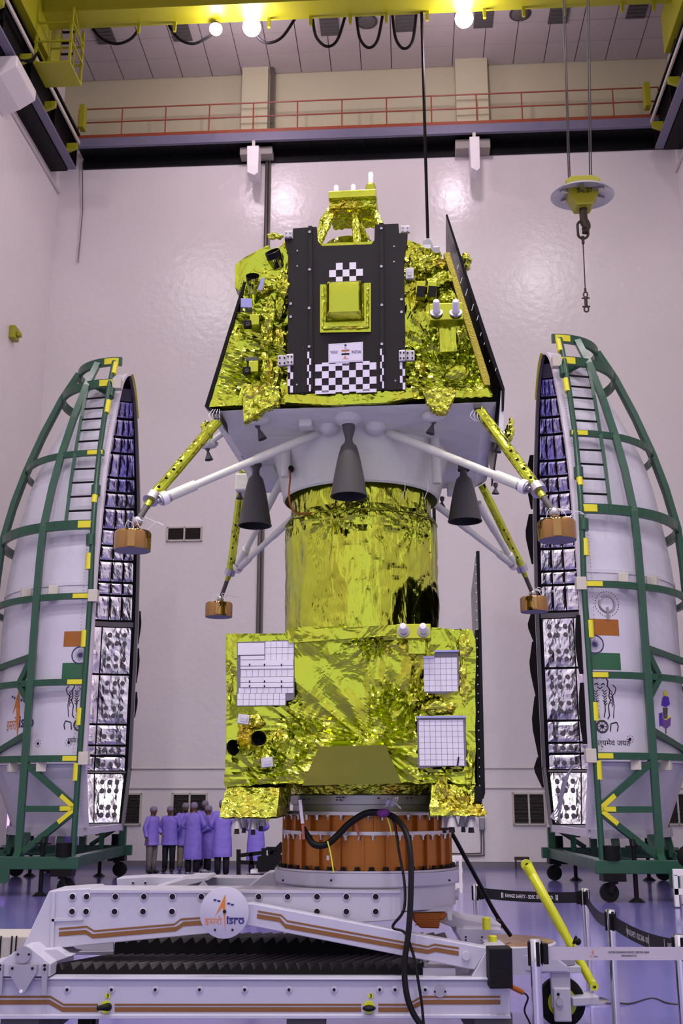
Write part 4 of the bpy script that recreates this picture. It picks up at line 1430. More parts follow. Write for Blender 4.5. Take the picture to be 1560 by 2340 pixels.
# ---- legs
def leg(top, knee, pist, pad, ltop, lpad, prw, whites, padr):
    a, b = PS(*top, ltop), PS(*knee, lpad + (.12 if lpad < 0 else -.12))
    p1 = PS(*pist, lpad)
    pd = PS(*pad, lpad)
    lg = S()
    lg.tube([a, a.lerp(b, .5), b], prw, 12)
    st = foil_obj(lg, 'main_strut', 'gold_foil', ld, .04, .008, 9, seed=top[0])
    for k in (.55, .66, .77, .88):
        q = a.lerp(b, k)
        S().ball(q + V((0, -prw * .9, 0)), prw * .3, 8, 6).build('strut_port', 'black_ink', st)
    d = (p1 - b).normalized()
    S().cyl(b - d * .03, b + d * .03, prw * 1.35, n=14).build('clamp_ring', 'bare_metal', st, smooth=True)
    S().cyl(b, p1, prw * .55, prw * .5, 12).build('piston', 'nozzle', ld, smooth=True)
    S().cyl(b + d * .02, b + d * .09, prw * .75, prw * .6, 12).build('piston_collar', 'gold_smooth', ld, smooth=True)
    # drum shaped foot
    f = S().lathe([(0, .065), (padr * .94, .065), (padr * .99, .055), (padr, .05), (padr, -.055), (padr * .985, -.065)], 36, T(pd)).build('foot_pad', 'pad_gold', ld, smooth=True)
    S().lathe([(padr * .985, -.063), (padr * .6, -.07), (0, -.07)], 36, T(pd)).build('sole', 'edge_grey', f, smooth=True)
    S().ball(p1, prw * .9, 10, 8).build('ankle_ball', 'bare_metal', ld, smooth=True)
    wr = S()
    for k in range(5):
        q0 = pd + V((.07 * cos(k * 1.4), -.05 + .03 * k, .065))
        q1 = q0 + V((-.04 + .03 * k, 0, .08))
        wr.tube(catmull([q0, q1, q1 + V((.05, .0, -.02)), p1 + V((.02 * k - .03, 0, .03))], 5), .0025, 4)
    o = wr.build('sensor_wires', 'white_ink', ld, smooth=True, kind='stuff')
    for q in whites:
        (x0, y0, l0), (x1, y1, l1), r = q
        A, B = PS(x0, y0, l0), PS(x1, y1, l1)
        dd = (B - A).normalized()
        L = (B - A).length
        S().tube([A, A.lerp(B, .42), A.lerp(B, .43), A.lerp(B, .78), A.lerp(B, .785), A.lerp(B, .93)], [r, r, r * .88, r * .84, r * 1.15, r * 1.15], 14).build('side_strut', 'white_cloth', ld, smooth=True)
        jo = S().cyl(A.lerp(B, .90), A.lerp(B, .95), r * .7, n=12).cyl(A.lerp(B, .93), A.lerp(B, .985), r * 1.25, n=16)
        jo.build('strut_joint', 'bare_metal', ld, smooth=True)
        S().cyl(A.lerp(B, .945), A.lerp(B, .975), r * 1.5, n=16).build('joint_drum', 'white_plastic', ld, smooth=True)
        S().cyl(A.lerp(B, .97), B, r * .55, n=10).build('strut_pin', 'bare_metal', ld, smooth=True)
R_ = .124
leg((497, 962), (347, 1138), (314, 1192), (303, 1237), -1.0, -1.37, .041, [((738, 985, -.62), (358, 1146, -1.26), .033)], R_)
leg((1095, 938), (1228, 1118), (1266, 1172), (1272, 1213), -1.0, -1.37, .041, [((876, 985, -.62), (1212, 1118, -1.26), .033)], R_)
leg((556, 1075), (526, 1306), (504, 1368), (500, 1394), .95, 1.37, .037, [((662, 1060, .3), (538, 1303, 1.28), .033), ((690, 1165, .5), (538, 1304, 1.28), .03)], R_)
leg((1100, 1108), (1192, 1298), (1216, 1356), (1220, 1382), .95, 1.37, .037, [((1092, 1150, .7), (1180, 1297, 1.28), .033), ((985, 1145, .45), (1180, 1297, 1.28), .03)], R_)
for px, py in ((497, 955), (1090, 930)):
    box_at(px, py, -1.02, .05, .06, .04, 'leg_bracket', 'nozzle', .006)

# ---- black ramp panel in front
RL = -1.07
rp = plate([(657, 898), (658, 585), (650, 547), (669, 545), (669, 522), (723, 518), (726, 551), (735, 562), (848, 558), (855, 549), (856, 513), (910, 511), (912, 533), (931, 533), (930, 550), (923, 592), (927, 889)], RL, .03, 'ramp_panel', 'panel_black', ld)
for x0, x1, y1 in ((704, 713, 516), (867, 876, 509)):
    plate([(x0, y1), (x1, y1), (x1 + 2, 890), (x0 + 2, 891)], RL - .014, .014, 'panel_rib', 'panel_black', rp)
bolt = mesh_of(MB().lathe([(.010, 0), (.010, .004), (.006, .004), (.006, .001), (0, .001)], 12, Rx(pi / 2)), 'panel_bolt', 'lug_metal')
Pm = TM[rp.name].inverted() @ SCM
for px, py in ((707, 530), (707, 616), (706, 704), (706, 792), (871, 522), (871, 609), (872, 697), (872, 786), (679, 573), (679, 608), (900, 563), (900, 598), (664, 694), (664, 724), (917, 684), (917, 713), (678, 879), (903, 870)):
    big = px in (706, 707, 871, 872, 664, 917)
    q = PS(px, py, RL - (.015 if px in (706, 707, 871, 872) else .001))
    inst('panel_bolt', bolt, rp, Pm @ T(q) @ (Matrix.Scale(1, 4) if big else Matrix.Scale(.6, 4)))
w5 = [(1, 0), (3, 0), (0, 1), (2, 1), (4, 1), (1, 2), (3, 2)]
quad_tiles(rp, 752, 602, 829, 646, 5, 3, RL - .002, gap=0, name='white_check', m='white_sq', th=.003, only=w5)
w9 = [(i, j) for i in range(9) for j in range(4) if (i + j) % 2 == 0]
quad_tiles(rp, 720, 833, 860, 893, 9, 4, RL - .002, gap=0, name='white_check', m='white_sq', th=.003, only=w9)
quad_tiles(rp, 720, 829.5, 860, 833, 9, 1, RL - .002, gap=0, name='white_check', m='white_sq', th=.003, only=[(1, 0), (3, 0), (4, 0), (7, 0)])
quad_tiles(rp, 720, 893, 860, 896, 9, 1, RL - .002, gap=0, name='white_check', m='white_sq', th=.003, only=[(0, 0), (1, 0), (2, 0), (4, 0), (6, 0), (7, 0), (8, 0)])
for x0, y0, x1, y1, nn in ((702, 804, 710, 894, 6), (868, 797, 877, 887, 6), (657, 836, 669, 897, 4), (913, 828, 926, 890, 4)):
    quad_tiles(rp, x0, y0, x1, y1, 2, nn, RL - (.016 if nn == 6 else .002), gap=0, name='white_check', m='white_sq', th=.003, only=[(j % 2, j) for j in range(nn)])
# gold box on the panel
bp = plate([(731, 650), (847, 646), (847, 758), (731, 760)], RL - .012, .012, 'gold_plate', 'gold_smooth', rp)
q = [PS(x, y, RL) for x, y in ((744, 650), (832, 647), (832, 735), (744, 738))]
x0, x1, z1, z0 = q[0].x, q[1].x, q[0].z, q[2].z
def cush(u, v):
    e = min(u, 1 - u, v, 1 - v)
    k = min(1, e * 9) ** .5
    return V((x0 + (x1 - x0) * u, RL - .012 - .085 * k - .012 * sin(pi * u) * sin(pi * v), z0 + (z1 - z0) * v))
S().grid(cush, 16, 16).build('gold_cushion', 'gold_smooth', rp, smooth=True)
fr_ = S()
for a, b in (((738, 655), (738, 750)), ((840, 650), (840, 748)), ((738, 750), (840, 748))):
    fr_.tube([PS(*a, RL - .016), PS(*b, RL - .016)], .012, 6)
foil_obj(fr_, 'cushion_hem', 'gold_crush', rp, .03, .01, 14)
# name plate
pl = plate([(750, 786), (829, 781), (829, 826), (750, 830)], RL - .006, .006, 'name_plate', 'white_sq', rp, bevel=.002)
LP = RL - .0075
plate([(752, 788), (827, 783), (827, 824), (752, 828)], LP + .0005, .0005, 'plate_border', 'lug_metal', pl)
plate([(753, 789), (826, 784), (826, 823), (753, 827)], LP, .0005, 'plate_face', 'white_sq', pl)
flat_text('भारत', 763, 805.5, 17, 7.5, LP - .001, 'lettering', 'navy_ink', pl, .0)
flat_text('INDIA', 814, 804, 22, 7, LP - .001, 'lettering', 'navy_ink', pl, .015)
for y0, y1, m in ((799, 803, 'flag_orange'), (807, 811, 'black_ink')):
    plate([(780, y0 + .5), (798, y0 - .4), (798, y1 - .4), (780, y1 + .5)], LP - .001, .0008, 'flag_stripe', m, pl)
for px, py, r in ((789, 789, 3), (789, 795, 2.4), (789, 805, 1.4)):
    c = PS(px, py, LP - .001)
    S().lathe([(r * .003, 0), (r * .0022, 0)] if r < 2.5 else [(r * .003, 0), (0, 0)], 12, T(c) @ Rx(pi / 2)).build('crest_dot', 'navy_ink', pl)
plate([(788, 813), (789.5, 813), (790, 822), (788.5, 819), (785, 818)], LP - .001, .0008, 'logo_arrow', 'orange_ink', pl)
flat_text('इसरो', 785, 820, 6, 2.4, LP - .001, 'lettering', 'orange_ink', pl)
flat_text('isro', 793, 819.5, 6, 2.2, LP - .001, 'lettering', 'navy_ink', pl, .02)
# hinges and latches beside the panel
for x0, y0, x1, y1, ly, m in ((654, 809, 670, 834, RL - .02, 'lug_metal'), (634, 812, 655, 836, -1.04, 'lug_metal'), (911, 800, 926, 825, RL - .02, 'lug_metal'), (926, 801, 947, 824, -1.04, 'lug_metal'),
        (638, 625, 656, 648, -1.05, 'lug_metal'), (926, 612, 945, 637, -1.05, 'lug_metal'), (649, 528, 667, 543, -1.09, 'lug_metal'), (915, 516, 936, 531, -1.05, 'lug_metal')):
    lt = plate([(x0, y0), (x1, y0 - 1), (x1, y1 - 1), (x0, y1)], ly, .03, 'hinge_block', m, ld, .004)
    sc_ = S()
    for fx, fz in ((.25, .25), (.75, .25), (.25, .75), (.75, .75)) if y0 > 700 or y0 < 600 else ((.5, .4), (.5, .6)):
        p = PS(x0 + (x1 - x0) * fx, y0 + (y1 - y0) * fz, ly)
        sc_.cyl(p, p - V((0, .008, 0)), .006 if y0 > 700 or y0 < 600 else .014, n=8)
    sc_.build('screw_heads', 'black_ink' if y0 > 700 else 'bare_metal', lt, kind='stuff')

# ---- top antenna mount
def gbar(a, b, la, lb, r, seed):
    foil_obj(S().tube([PS(*a, la), PS(*a, la).lerp(PS(*b, lb), .5), PS(*b, lb)], r, 8), 'mount_strut', 'gold_crush', ld, .03, .014, 12, seed=seed)
gbar((768, 470), (726, 560), -.55, -.75, .030, 1)
gbar((810, 470), (816, 570), -.55, -.6, .034, 2)
gbar((845, 468), (872, 520), -.55, -.75, .030, 3)
gbar((758, 475), (735, 508), -.4, -.4, .03, 4)
gbar((735, 508), (728, 550), -.4, -.4, .025, 5)
gbar((735, 505), (800, 490), -.4, -.5, .022, 6)
gbar((800, 490), (862, 505), -.5, -.4, .022, 7)
gbar((842, 560), (815, 505), -.3, -.5, .034, 8)
a, b = PS(752, 452, -.62), PS(860, 480, -.62)
foil_obj(S().span((a.x, -.64, b.z + .02), (b.x, -.3, a.z)), 'mount_table', 'gold_crush', ld, .03, .02, 9, seed=21)
a, b = PS(751, 440, -.66), PS(859, 452, -.66)
S().span((a.x, -.68, b.z), (b.x, -.28, a.z)).build('table_top', 'gold_smooth', ld, bevel=.006)
for px, y0, y1, ly in ((768, 440, 425, -.5), (807, 440, 423, -.42), (847, 424, 395, -.5)):
    p = PS(px, y0, ly)
    q = PS(px, y1, ly)
    S().lathe([(.021, 0), (.021, q.z - p.z - .01), (.016, q.z - p.z), (0, q.z - p.z)], 16, T(p)).build('white_antenna', 'white_plastic', ld, smooth=True)
c = PS(847, 432, -.5)
foil_obj(S().lathe([(.04, -.04), (.043, .02), (.03, .045), (.015, .05)], 16, T(c)), 'antenna_socket', 'gold_smooth', ld, .03, .006, 9)
c = PS(800, 590, -.35)
foil_obj(S().lathe([(.27, -.1), (.26, .0), (.2, .1), (.1, .15), (0, .165)], 24, T(c)), 'dome_cover', 'gold_streak', ld, .04, .02, 5, seed=5)
# lifting lugs on the top edge
for px, py, ly in ((975, 560, -.6), (598, 583, -.7)):
    q = [PS(px + dx, py + dy, ly) for dx, dy in ((-12, 18), (-9, -10), (-4, -15), (6, -15), (11, -8), (20, 18))]
    lg = S().prism([(p.x, p.z) for p in q], ly, ly + .04).build('lifting_lug', 'grey_plate', ld, bevel=.003)
    q = [PS(px + dx, py + dy, ly - .004) for dx, dy in ((-9, 8), (-9, -1), (9, -1), (9, 8))]
    S().prism([(p.x, p.z) for p in q], ly - .004, ly).build('label_plate', 'silver_tag', lg)
b0, b1 = PS(936, 566, -.58), PS(1004, 580, -.58)
S().span((b0.x, -.58, b1.z), (b1.x, -.5, b0.z)).build('top_bar', 'grey_plate', ld, bevel=.004)

# ---- instruments on the left
def tube_eye(px, py, ly, rpx, L, tilt, yaw, name='sensor_tube', m='gold_foil', lip=True):
    r = rpx * .00302
    c = PS(px, py, ly)
    M = T(c) @ Rz(yaw) @ Rx(tilt)
    o = foil_obj(S().lathe([(r * .8, -L), (r * .92, -L * .4), (r, 0)], 22, M), name, m, ld, .03, .008, 10, seed=px)
    if lip:
        S().lathe([(r * 1.05, -.035), (r * 1.06, .012), (r * .95, .014)], 28, M).build('tube_rim', 'black_paint', o, smooth=True)
    S().lathe([(r * .97, .010), (r * .88, -L * .45), (0, -L * .5)], 28, M).build('tube_mouth', 'black_cloth', o, smooth=True)
    return o
tube_eye(577, 632, -1.10, 17, .26, radians(47), radians(4), lip=False)
tube_eye(623, 578, -1.08, 18, .24, radians(48), radians(-22))
box_at(597, 650, -1.1, .032, .01, .1, 'mirror_tag', 'lavender_mirror', .002, Ry(radians(15)).to_3x3())
box_at(563, 698, -1.07, .085, .09, .075, 'mirror_box', 'lavender_mirror', .004, Rz(radians(10)).to_3x3())
for px, py in ((566, 742), (564, 848)):
    bx = box_at(px + 18, py - 4, -1.05, .07, .12, .085, 'camera_box', 'gold_smooth', .004)
    q = box_at(px, py, -1.10, .056, .05, .052, 'camera_head', 'black_paint', .003, par=bx)
    c = PS(px, py - 1, -1.127)
    S().lathe([(.014, 0), (.014, .006), (.009, .006), (.009, .0), (0, .0)], 16, T(c) @ Rx(pi / 2)).build('lens_ring', 'nozzle', bx, smooth=True)
    if py > 800:
        box_at(px + 14, py - 22, -1.05, .09, .1, .03, 'camera_hood', 'nozzle', .004, par=bx)

# ---- instruments on the right
for px in (961, 987):
    bx = box_at(px, 665, -1.05, .068, .12, .098, 'star_sensor', 'gold_smooth', .006, Ry(radians(6)).to_3x3())
    box_at(px, 666, -1.112, .058, .004, .085, 'sensor_mouth', 'black_cloth', 0, Ry(radians(6)).to_3x3(), par=bx)
a, b = PS(981, 699, -1.16), PS(1058, 735, -1.16)
ab = S().span((a.x, -1.2, b.z), (b.x, -1.08, a.z)).build('antenna_bracket', 'gold_smooth', ld, bevel=.006)
p0, p1 = PS(1022, 735, -1.1), PS(1022, 815, -1.04)
foil_obj(S().span((p0.x - .06, -1.13, p1.z), (p0.x + .06, -1.0, p0.z)), 'antenna_post', 'gold_streak', ld, .03, .012, 10, seed=3)
for px in (997, 1041):
    c = PS(px, 716, -1.2)
    M = T(c) @ Rx(radians(62))
    S().lathe([(.045, 0), (.045, .012), (.03, .014)], 22, M).build('antenna_flange', 'grey_plate', ab, smooth=True)
    S().lathe([(.024, .0), (.024, .10), (.019, .11), (0, .112)], 18, M).build('antenna_stub', 'white_plastic', ab, smooth=True)

# ---- side panels carrying solar cells
def slab(front, y0, y1, thick, name, m):
    """front edge traced on the front plane, extruded straight back"""
    ps = [PS(x, y, y0) for x, y in front]
    return S().prism([(p.x, p.z) for p in ps], y0, y1).build(name, m, ld, bevel=.003)
slab([(556, 642), (562, 644), (478, 930), (508, 950), (502, 958), (467, 928)], -1.0, 1.0, .02, 'solar_panel', 'black_solar')
slab([(1018, 490), (1022, 489), (1153, 888), (1151, 936), (1146, 936), (1146, 890), (1105, 775)], -1.02, .95, .02, 'solar_panel', 'black_solar')
sp = slab([(1013, 578), (1027, 576), (1118, 862), (1120, 880), (1106, 880), (1100, 862)], -1.0, .9, .02, 'side_frame', 'honeycomb')
plate([(1144, 892), (1152, 892), (1150, 985), (1138, 985)], -.98, .02, 'panel_tail', 'osr_white', ld, .002)
hg = S()
for k in range(9):
    f = k / 8
    p = PS(1046 + (1130 - 1046) * f + 3 * sin(k * 5), 610 + (850 - 610) * f + 6 * sin(k * 3), -1.03)
    hg.box(p, (.004, .006, .035 + .02 * sin(k * 7)), Ry(radians(17)).to_3x3())
o = hg.build('panel_wiring', 'silver_tag', ld)  # white glints on the dark panel, put in as silver dashes
o['kind'] = 'stuff'
# wires and brown hose by the collar
S().tube(catmull([PS(660, 1065, -.4), PS(663, 1090, -.55), PS(660, 1130, -.6), PS(668, 1165, -.58), PS(690, 1175, -.55), PS(712, 1172, -.57)], 6), .007, 6).build('brown_hose', 'dark_orange', ld, smooth=True)
S().ball(PS(663, 1072, -.45), (.03, .03, .03), 8, 6).build('hose_knot', 'black_paint', ld)
for px in (922, 975):
    S().tube(catmull([PS(px, 1095, -.57), PS(px + 3, 1115, -.6), PS(px - 6, 1140, -.58)], 5), .003, 4).build('loose_wire', 'white_ink', ld)
wrs = S()
for px in (495, 1092):
    for k in range(4):
        wrs.tube(catmull([PS(px - 8 + 5 * k, 935, -1.02), PS(px - 18 + 8 * k, 950, -1.05), PS(px - 6 + 4 * k, 962, -1.04)], 4), .002, 4)
wrs.build('leg_wires', 'white_ink', ld, kind='stuff')

# ================================================================ propulsion module
pm = thing('propulsion_module', 'boxy gold-foil spacecraft module with round neck below the lander', 'spacecraft', SCM @ V((0, 0, PS(800, 1800, -.88).z - .25)), radians(-5.3))
PY = -.88
# neck
zt_, zm, zb_ = PS(820, 1092, -.55).z, PS(820, 1164, -.55).z, PS(820, 1445, -.55).z
nk = S().lathe([(.60, zb_ - .05), (.60, zb_ + .3), (.60, zm - .05), (.59, zm), (.56, zm + .06), (.55, zt_ + .06)], 64)
foil_obj(nk, 'neck', 'gold_streak', pm, .03, .03, 4.0, [(PS(760, 1185, -.55), .22, 6, .02), (PS(955, 1190, -.55), .25, 8, .025)], 2.0, .008)
S().lathe([(.54, zt_ + .02), (.55, zt_ + .12), (.5, zt_ + .13)], 48).build('separation_ring', 'nozzle_in', pm, smooth=True)
S().tube([V((.598 * cos(2 * pi * k / 40), .598 * sin(2 * pi * k / 40), zm - .005 + .006 * sin(k * 2.2))) for k in range(40)], .006, 5, closed=True).build('neck_seam', 'gold_smooth', pm)
# box with chamfered shoulders
q = [PS(x, y, PY) for x, y in ((514, 1798), (517, 1449), (650, 1446), (668, 1432), (905, 1428), (985, 1438), (1078, 1440), (1085, 1462), (1086, 1792))]
bx = S().prism([(p.x, p.z) for p in q], PY, .86)
fl = [(PS(850, 1700, PY), .42, 9, .035), (PS(690, 1665, PY), .14, 9, .03), (PS(850, 1455, PY), .12, 9, .03), (PS(660, 1740, PY), .2, 6, .02), (PS(1000, 1770, PY), .15, 7, .02), (PS(940, 1600, PY), .22, 5, .03), (PS(600, 1780, PY), .2, 6, .02)]
foil_obj(bx, 'foil_box', 'gold_foil', pm, .03, .018, 2.8, [(c, r * 1.2, n, a * 1.2) for c, r, n, a in fl], 6.0, .02)
# folded lip along the top and smooth lower apron
q = [PS(x, y, PY - .03) for x, y in ((655, 1440), (905, 1428), (905, 1452), (660, 1470))]
foil_obj(S().prism([(p.x, p.z) for p in q], PY - .04, PY + .0), 'top_lip', 'gold_foil', pm, .04, .012, 5, seed=31)
ap = [PS(690, 1795, PY - .02), PS(918, 1790, PY - .02), PS(880, 1702, PY - .12), PS(728, 1706, PY - .12)]
apb = [V((p.x, PY + .05, p.z)) for p in ap]
foil_obj(S().add(ap + apb, [(0, 1, 2, 3), (7, 6, 5, 4), (0, 4, 5, 1), (1, 5, 6, 2), (2, 6, 7, 3), (3, 7, 4, 0)]), 'lower_apron', 'gold_smooth', pm, .05, .006, 3, seed=32)
# flared foil skirts over the thruster corners
def skirt(topq, botq, l0, l1, lb0, lb1, name, sd, m='gold_crush'):
    a, b = PS(*topq[0], l0), PS(*topq[1], l0)
    c, d = PS(*botq[0], lb0), PS(*botq[1], lb0)
    zt2, zb2 = (a.z + b.z) / 2, (c.z + d.z) / 2
    vs = [V((a.x, l0, zt2)), V((b.x, l0, zt2)), V((b.x, l1, zt2)), V((a.x, l1, zt2)), V((c.x, lb0, zb2)), V((d.x, lb0, zb2)), V((d.x, lb1, zb2 + .02)), V((c.x, lb1, zb2 + .02))]
    mb = S().add(vs, [(0, 1, 2, 3), (4, 7, 6, 5), (0, 4, 5, 1), (1, 5, 6, 2), (2, 6, 7, 3), (3, 7, 4, 0)])
    o = foil_obj(mb, name, m, pm, .03, .026, 7, seed=sd)
    und = S().add([p + V((0, 0, -.004)) for p in vs[4:]], [(0, 1, 2, 3)])
    foil_obj(und, 'skirt_underside', 'white_cloth', o, .06, .01, 4, seed=sd)
    return zb2
zsk = skirt(((517, 1796), (640, 1800)), ((499, 1866), (632, 1872)), PY + .02, -.3, PY - .06, -.25, 'corner_skirt', 41)
skirt(((985, 1792), (1086, 1790)), ((982, 1866), (1112, 1862)), PY + .02, -.3, PY - .06, -.25, 'corner_skirt', 42)
lump_c = [(612, 1850, PY - .0, 12, 30, 5), (1055, 1830, PY - .02, 20, 26, 6), (1010, 1800, PY - .02, 16, 30, 7), (1092, 1858, PY - .02, 24, 13, 8), (560, 1690, PY - .02, 24, 40, 9), (600, 1725, PY - .02, 26, 26, 10), (575, 1650, PY - .02, 30, 20, 11), (940, 1480, PY - .02, 26, 26, 12), (1060, 1560, PY - .01, 14, 60, 13), (1060, 1480, PY - .01, 20, 30, 14), (640, 1690, PY - .01, 24, 30, 15), (1000, 1615, PY - .0, 44, 20, 16), (1070, 1760, PY - .01, 12, 40, 17), (525, 1560, PY + .0, 8, 60, 18)]
for px, py, ly, rx_, rz_, sd in lump_c:
    c = PS(px, py, ly)
    k = .0028
    foil_obj(S().ball(c, (rx_ * k, min(rx_, rz_) * k * .7, rz_ * k), 14, 10), 'foil_bundle', 'gold_crush', pm, .028, .04, 8, seed=sd)
# thruster cups under both corners
for px, py, ly, r in ((541, 1888, -.88, .030), (578, 1890, -.80, .028), (596, 1882, -.70, .030), (557, 1886, -.6, .026), (1032, 1884, -.9, .034), (1058, 1884, -.72, .026), (1076, 1885, -.86, .034), (1015, 1886, -.62, .024)):
    c = PS(px, py, ly)
    th = S().lathe([(r * .55, .09), (r * .7, .06), (r * 1.35, -.015), (r * 1.25, -.015), (r * .6, .05)], 18, T(c)).build('thruster_cup', 'bare_metal', pm, smooth=True)
    S().lathe([(r * .35, .03), (r * .6, -.05), (r * .5, -.05), (r * .2, .02)], 16, T(c)).build('thruster_bell', 'nozzle_in', th, smooth=True)
# radiator mirrors: plate plus separate tiles
def radiator(poly, tiles, name):
    p = plate(poly, PY - .022, .02, name, 'osr_line', pm)
    for t_ in tiles:
        quad_tiles(p, *t_, PY - .024)
    return p
ra = radiator([(541, 1467), (606, 1465), (672, 1462), (672, 1598), (654, 1601), (652, 1612), (541, 1614)],
    [(606, 1466, 671, 1508, 5, 3), (542, 1585, 652, 1612, 8, 2), (550, 1530, 671, 1546, 9, 1), (545, 1572, 671, 1584, 9, 1)], 'radiator')
for y0, y1, x0 in ((1470, 1497, 543), (1509, 1522, 549), (1523, 1529, 549), (1548, 1560, 549), (1561, 1571, 549), (1499, 1508, 549)):
    x1 = 604 if y0 in (1470, 1499) else 670
    b_ = plate([(x0, y0), (x1, y0 - 1), (x1, y1 - 1), (x0, y1)], PY - .032, .012, 'cover_bar', 'osr_white', ra, .002)
    if y1 - y0 in (13, 12, 10):
        for px in (570, 604, 643):
            box_at(px, y1 - 3, PY - .034, .008, .006, .012, 'fastener', 'black_ink', 0, par=b_)
rb_ = radiator([(966, 1500), (992, 1500), (994, 1488), (1046, 1486), (1050, 1530), (1050, 1566), (1040, 1580), (1010, 1586), (974, 1584), (970, 1540)],
    [(967, 1503, 1046, 1580, 6, 6)], 'radiator')
rc = radiator([(952, 1641), (1064, 1637), (1065, 1752), (1030, 1750), (955, 1756)], [(956, 1645, 1061, 1750, 8, 8)], 'radiator')
plate([(1046, 1730), (1049, 1729), (1046, 1750), (1043, 1750)], PY - .034, .006, 'dark_strip', 'black_ink', rc)
for pl_, e in ((rb_, ((992, 1486), (1048, 1490))), (rb_, ((966, 1500), (992, 1504))), (rc, ((951, 1636), (1064, 1641)))):
    (xa, ya), (xb, yb) = e
    plate([(xa, ya), (xb, ya - 1), (xb, yb - 1), (xa, yb)], PY - .04, .02, 'mirror_edge', 'lavender_mirror', pl_)
# star tracker eyes and tags
def pm_eye(px, py, rpx, yaw, tilt, L):
    r = rpx * .00283
    c = PS(px, py, PY - .12)
    M = T(c) @ Rz(yaw) @ Rx(radians(90) + tilt)
    o = foil_obj(S().lathe([(r * 1.02, -L), (r * .96, 0)], 22, M), 'star_eye', 'gold_crush', pm, .03, .012, 9, seed=px)
    S().lathe([(r * 1.0, .004), (r * .95, .004), (r * .8, -L * .5), (0, -L * .55)], 30, M).build('eye_mouth', 'black_cloth', o, smooth=True)
pm_eye(533, 1708, 18.5, radians(-24), radians(10), .18)
pm_eye(591, 1687, 18.5, radians(18), radians(-16), .2)
for px, py, m in ((557, 1644, 'silver_tag'), (611, 1742, 'silver_tag')):
    o = box_at(px, py, PY - .07, .08, .05, .065, 'silver_box', m, .004, Ry(radians(8 if px < 600 else -6)).to_3x3(), par=pm)
    box_at(px, py, PY - .1, .045, .01, .03, 'box_label', 'lug_metal', .002, Ry(radians(8 if px < 600 else -6)).to_3x3(), par=o)
# antenna block on the top right
a, b = PS(905, 1428, PY - .1), PS(985, 1461, PY - .1)
ab = S().span((a.x, PY - .14, b.z), (b.x, PY - .02, a.z)).build('antenna_block', 'gold_smooth', pm, bevel=.006)
a, b = PS(932, 1461, PY - .06), PS(972, 1495, PY - .06)
foil_obj(S().span((a.x, PY - .09, b.z), (b.x, PY + .0, a.z)), 'antenna_post', 'gold_streak', pm, .03, .01, 9, seed=3)
for px in (922, 967):
    c = PS(px, 1443, PY - .14)
    M = T(c) @ Rx(radians(82))
    S().lathe([(.042, 0), (.042, .012), (.03, .014)], 22, M).build('antenna_flange', 'grey_plate', ab, smooth=True)
    S().lathe([(.024, 0), (.024, .12), (.02, .13), (0, .132)], 18, M).build('antenna_stub', 'white_plastic', ab, smooth=True)
# folded solar wing standing along the right side
q = [PS(x, y, -.86) for x, y in ((1087, 1261), (1095, 1260), (1108, 1812), (1104, 1826), (1096, 1826), (1093, 1440))]
wg = S().prism([(p.x, p.z) for p in q], -.88, .75).build('solar_wing', 'black_solar', pm, bevel=.002)
q = [PS(x, y, -.84) for x, y in ((1085, 1440), (1093, 1438), (1098, 1820), (1090, 1800))]
S().prism([(p.x, p.z) for p in q], -.84, .7).build('inner_wing', 'black_paint', pm)
hg = S()
for k in range(26):
    y = 1270 + k * 21
    p = PS(1086 + (y - 1260) * .018, y, -.885)
    hg.box(p, (.006, .008, .008))
o = hg.build('wing_hinges', 'silver_tag', wg)
o['kind'] = 'stuff'
box_at(1092, 1815, PY - .0, .05, .1, .1, 'wing_bracket', 'black_paint', .004, par=pm)
# launch interface ring under the box
zr0, zr1 = P(838, 1859, 7.77).z + .0125, P(838, 1814, 7.78).z
AX = V((.185, 8.4, 0))
def A_(): return MB(T(AX))
A_().lathe([(.545, zr0), (.545, zr1 - .075), (.565, zr1 - .07), (.565, zr1 - .01), (.50, zr1 + .02)], 64).build('interface_ring', 'alu_ring', pm, smooth=True)
d = MB()
for px, py in ((695, 1826), (705, 1826), (770, 1822), (776, 1822), (784, 1822), (770, 1828), (778, 1828), (865, 1824), (930, 1824), (940, 1824)):
    p = P(px, py, 7.835)
    d.box(p, (.016, .01, .008))
d.build('ring_slots', 'black_ink', pm, kind='stuff')
foil_obj(A_().lathe([(.60, zr1 + .07), (.58, zr1 + .03), (.56, zr1 + .0), (.5, zr1 + .0)], 48), 'under_foil', 'gold_crush', pm, .04, .02, 8, seed=77)

# ================================================================ payload adapter (orange)
ad = thing('payload_adapter', 'orange ribbed payload adapter ring bolted between module and trolley', 'adapter', (AX.x, AX.y, P(838, 1990, 7.78).z))
zf1, zf2, zf3 = P(838, 1859, 7.77).z, P(838, 1905, 7.77).z, P(838, 1992, 7.77).z
for z, nm in ((zf1, 'top_flange'), (zf2, 'mid_flange')):
    A_().lathe([(.50, z - .012), (.622, z - .012), (.622, z + .012), (.50, z + .012)], 64).build(nm, 'bare_metal', ad, smooth=True)
A_().lathe([(.585, zf2 + .012), (.585, zf1 - .012)], 64).build('upper_drum', 'anodised_orange', ad, smooth=True)
A_().lathe([(.60, zf3), (.60, zf2 - .012)], 64).build('lower_drum', 'anodised_orange', ad, smooth=True)
ru = mesh_of(MB().box((0, -.602, 0), (.01, .034, zf1 - zf2 - .026)), 'rib', 'anodised_orange')
rl_ = mesh_of(MB().box((0, -.608, 0), (.012, .03, zf2 - zf3 - .014)), 'rib', 'anodised_orange')
bo = mesh_of(MB().cyl((0, -.605, -.012), (0, -.605, .024), .010, n=6).cyl((0, -.605, .012), (0, -.605, .022), .016, n=10), 'flange_bolt', 'bare_metal')
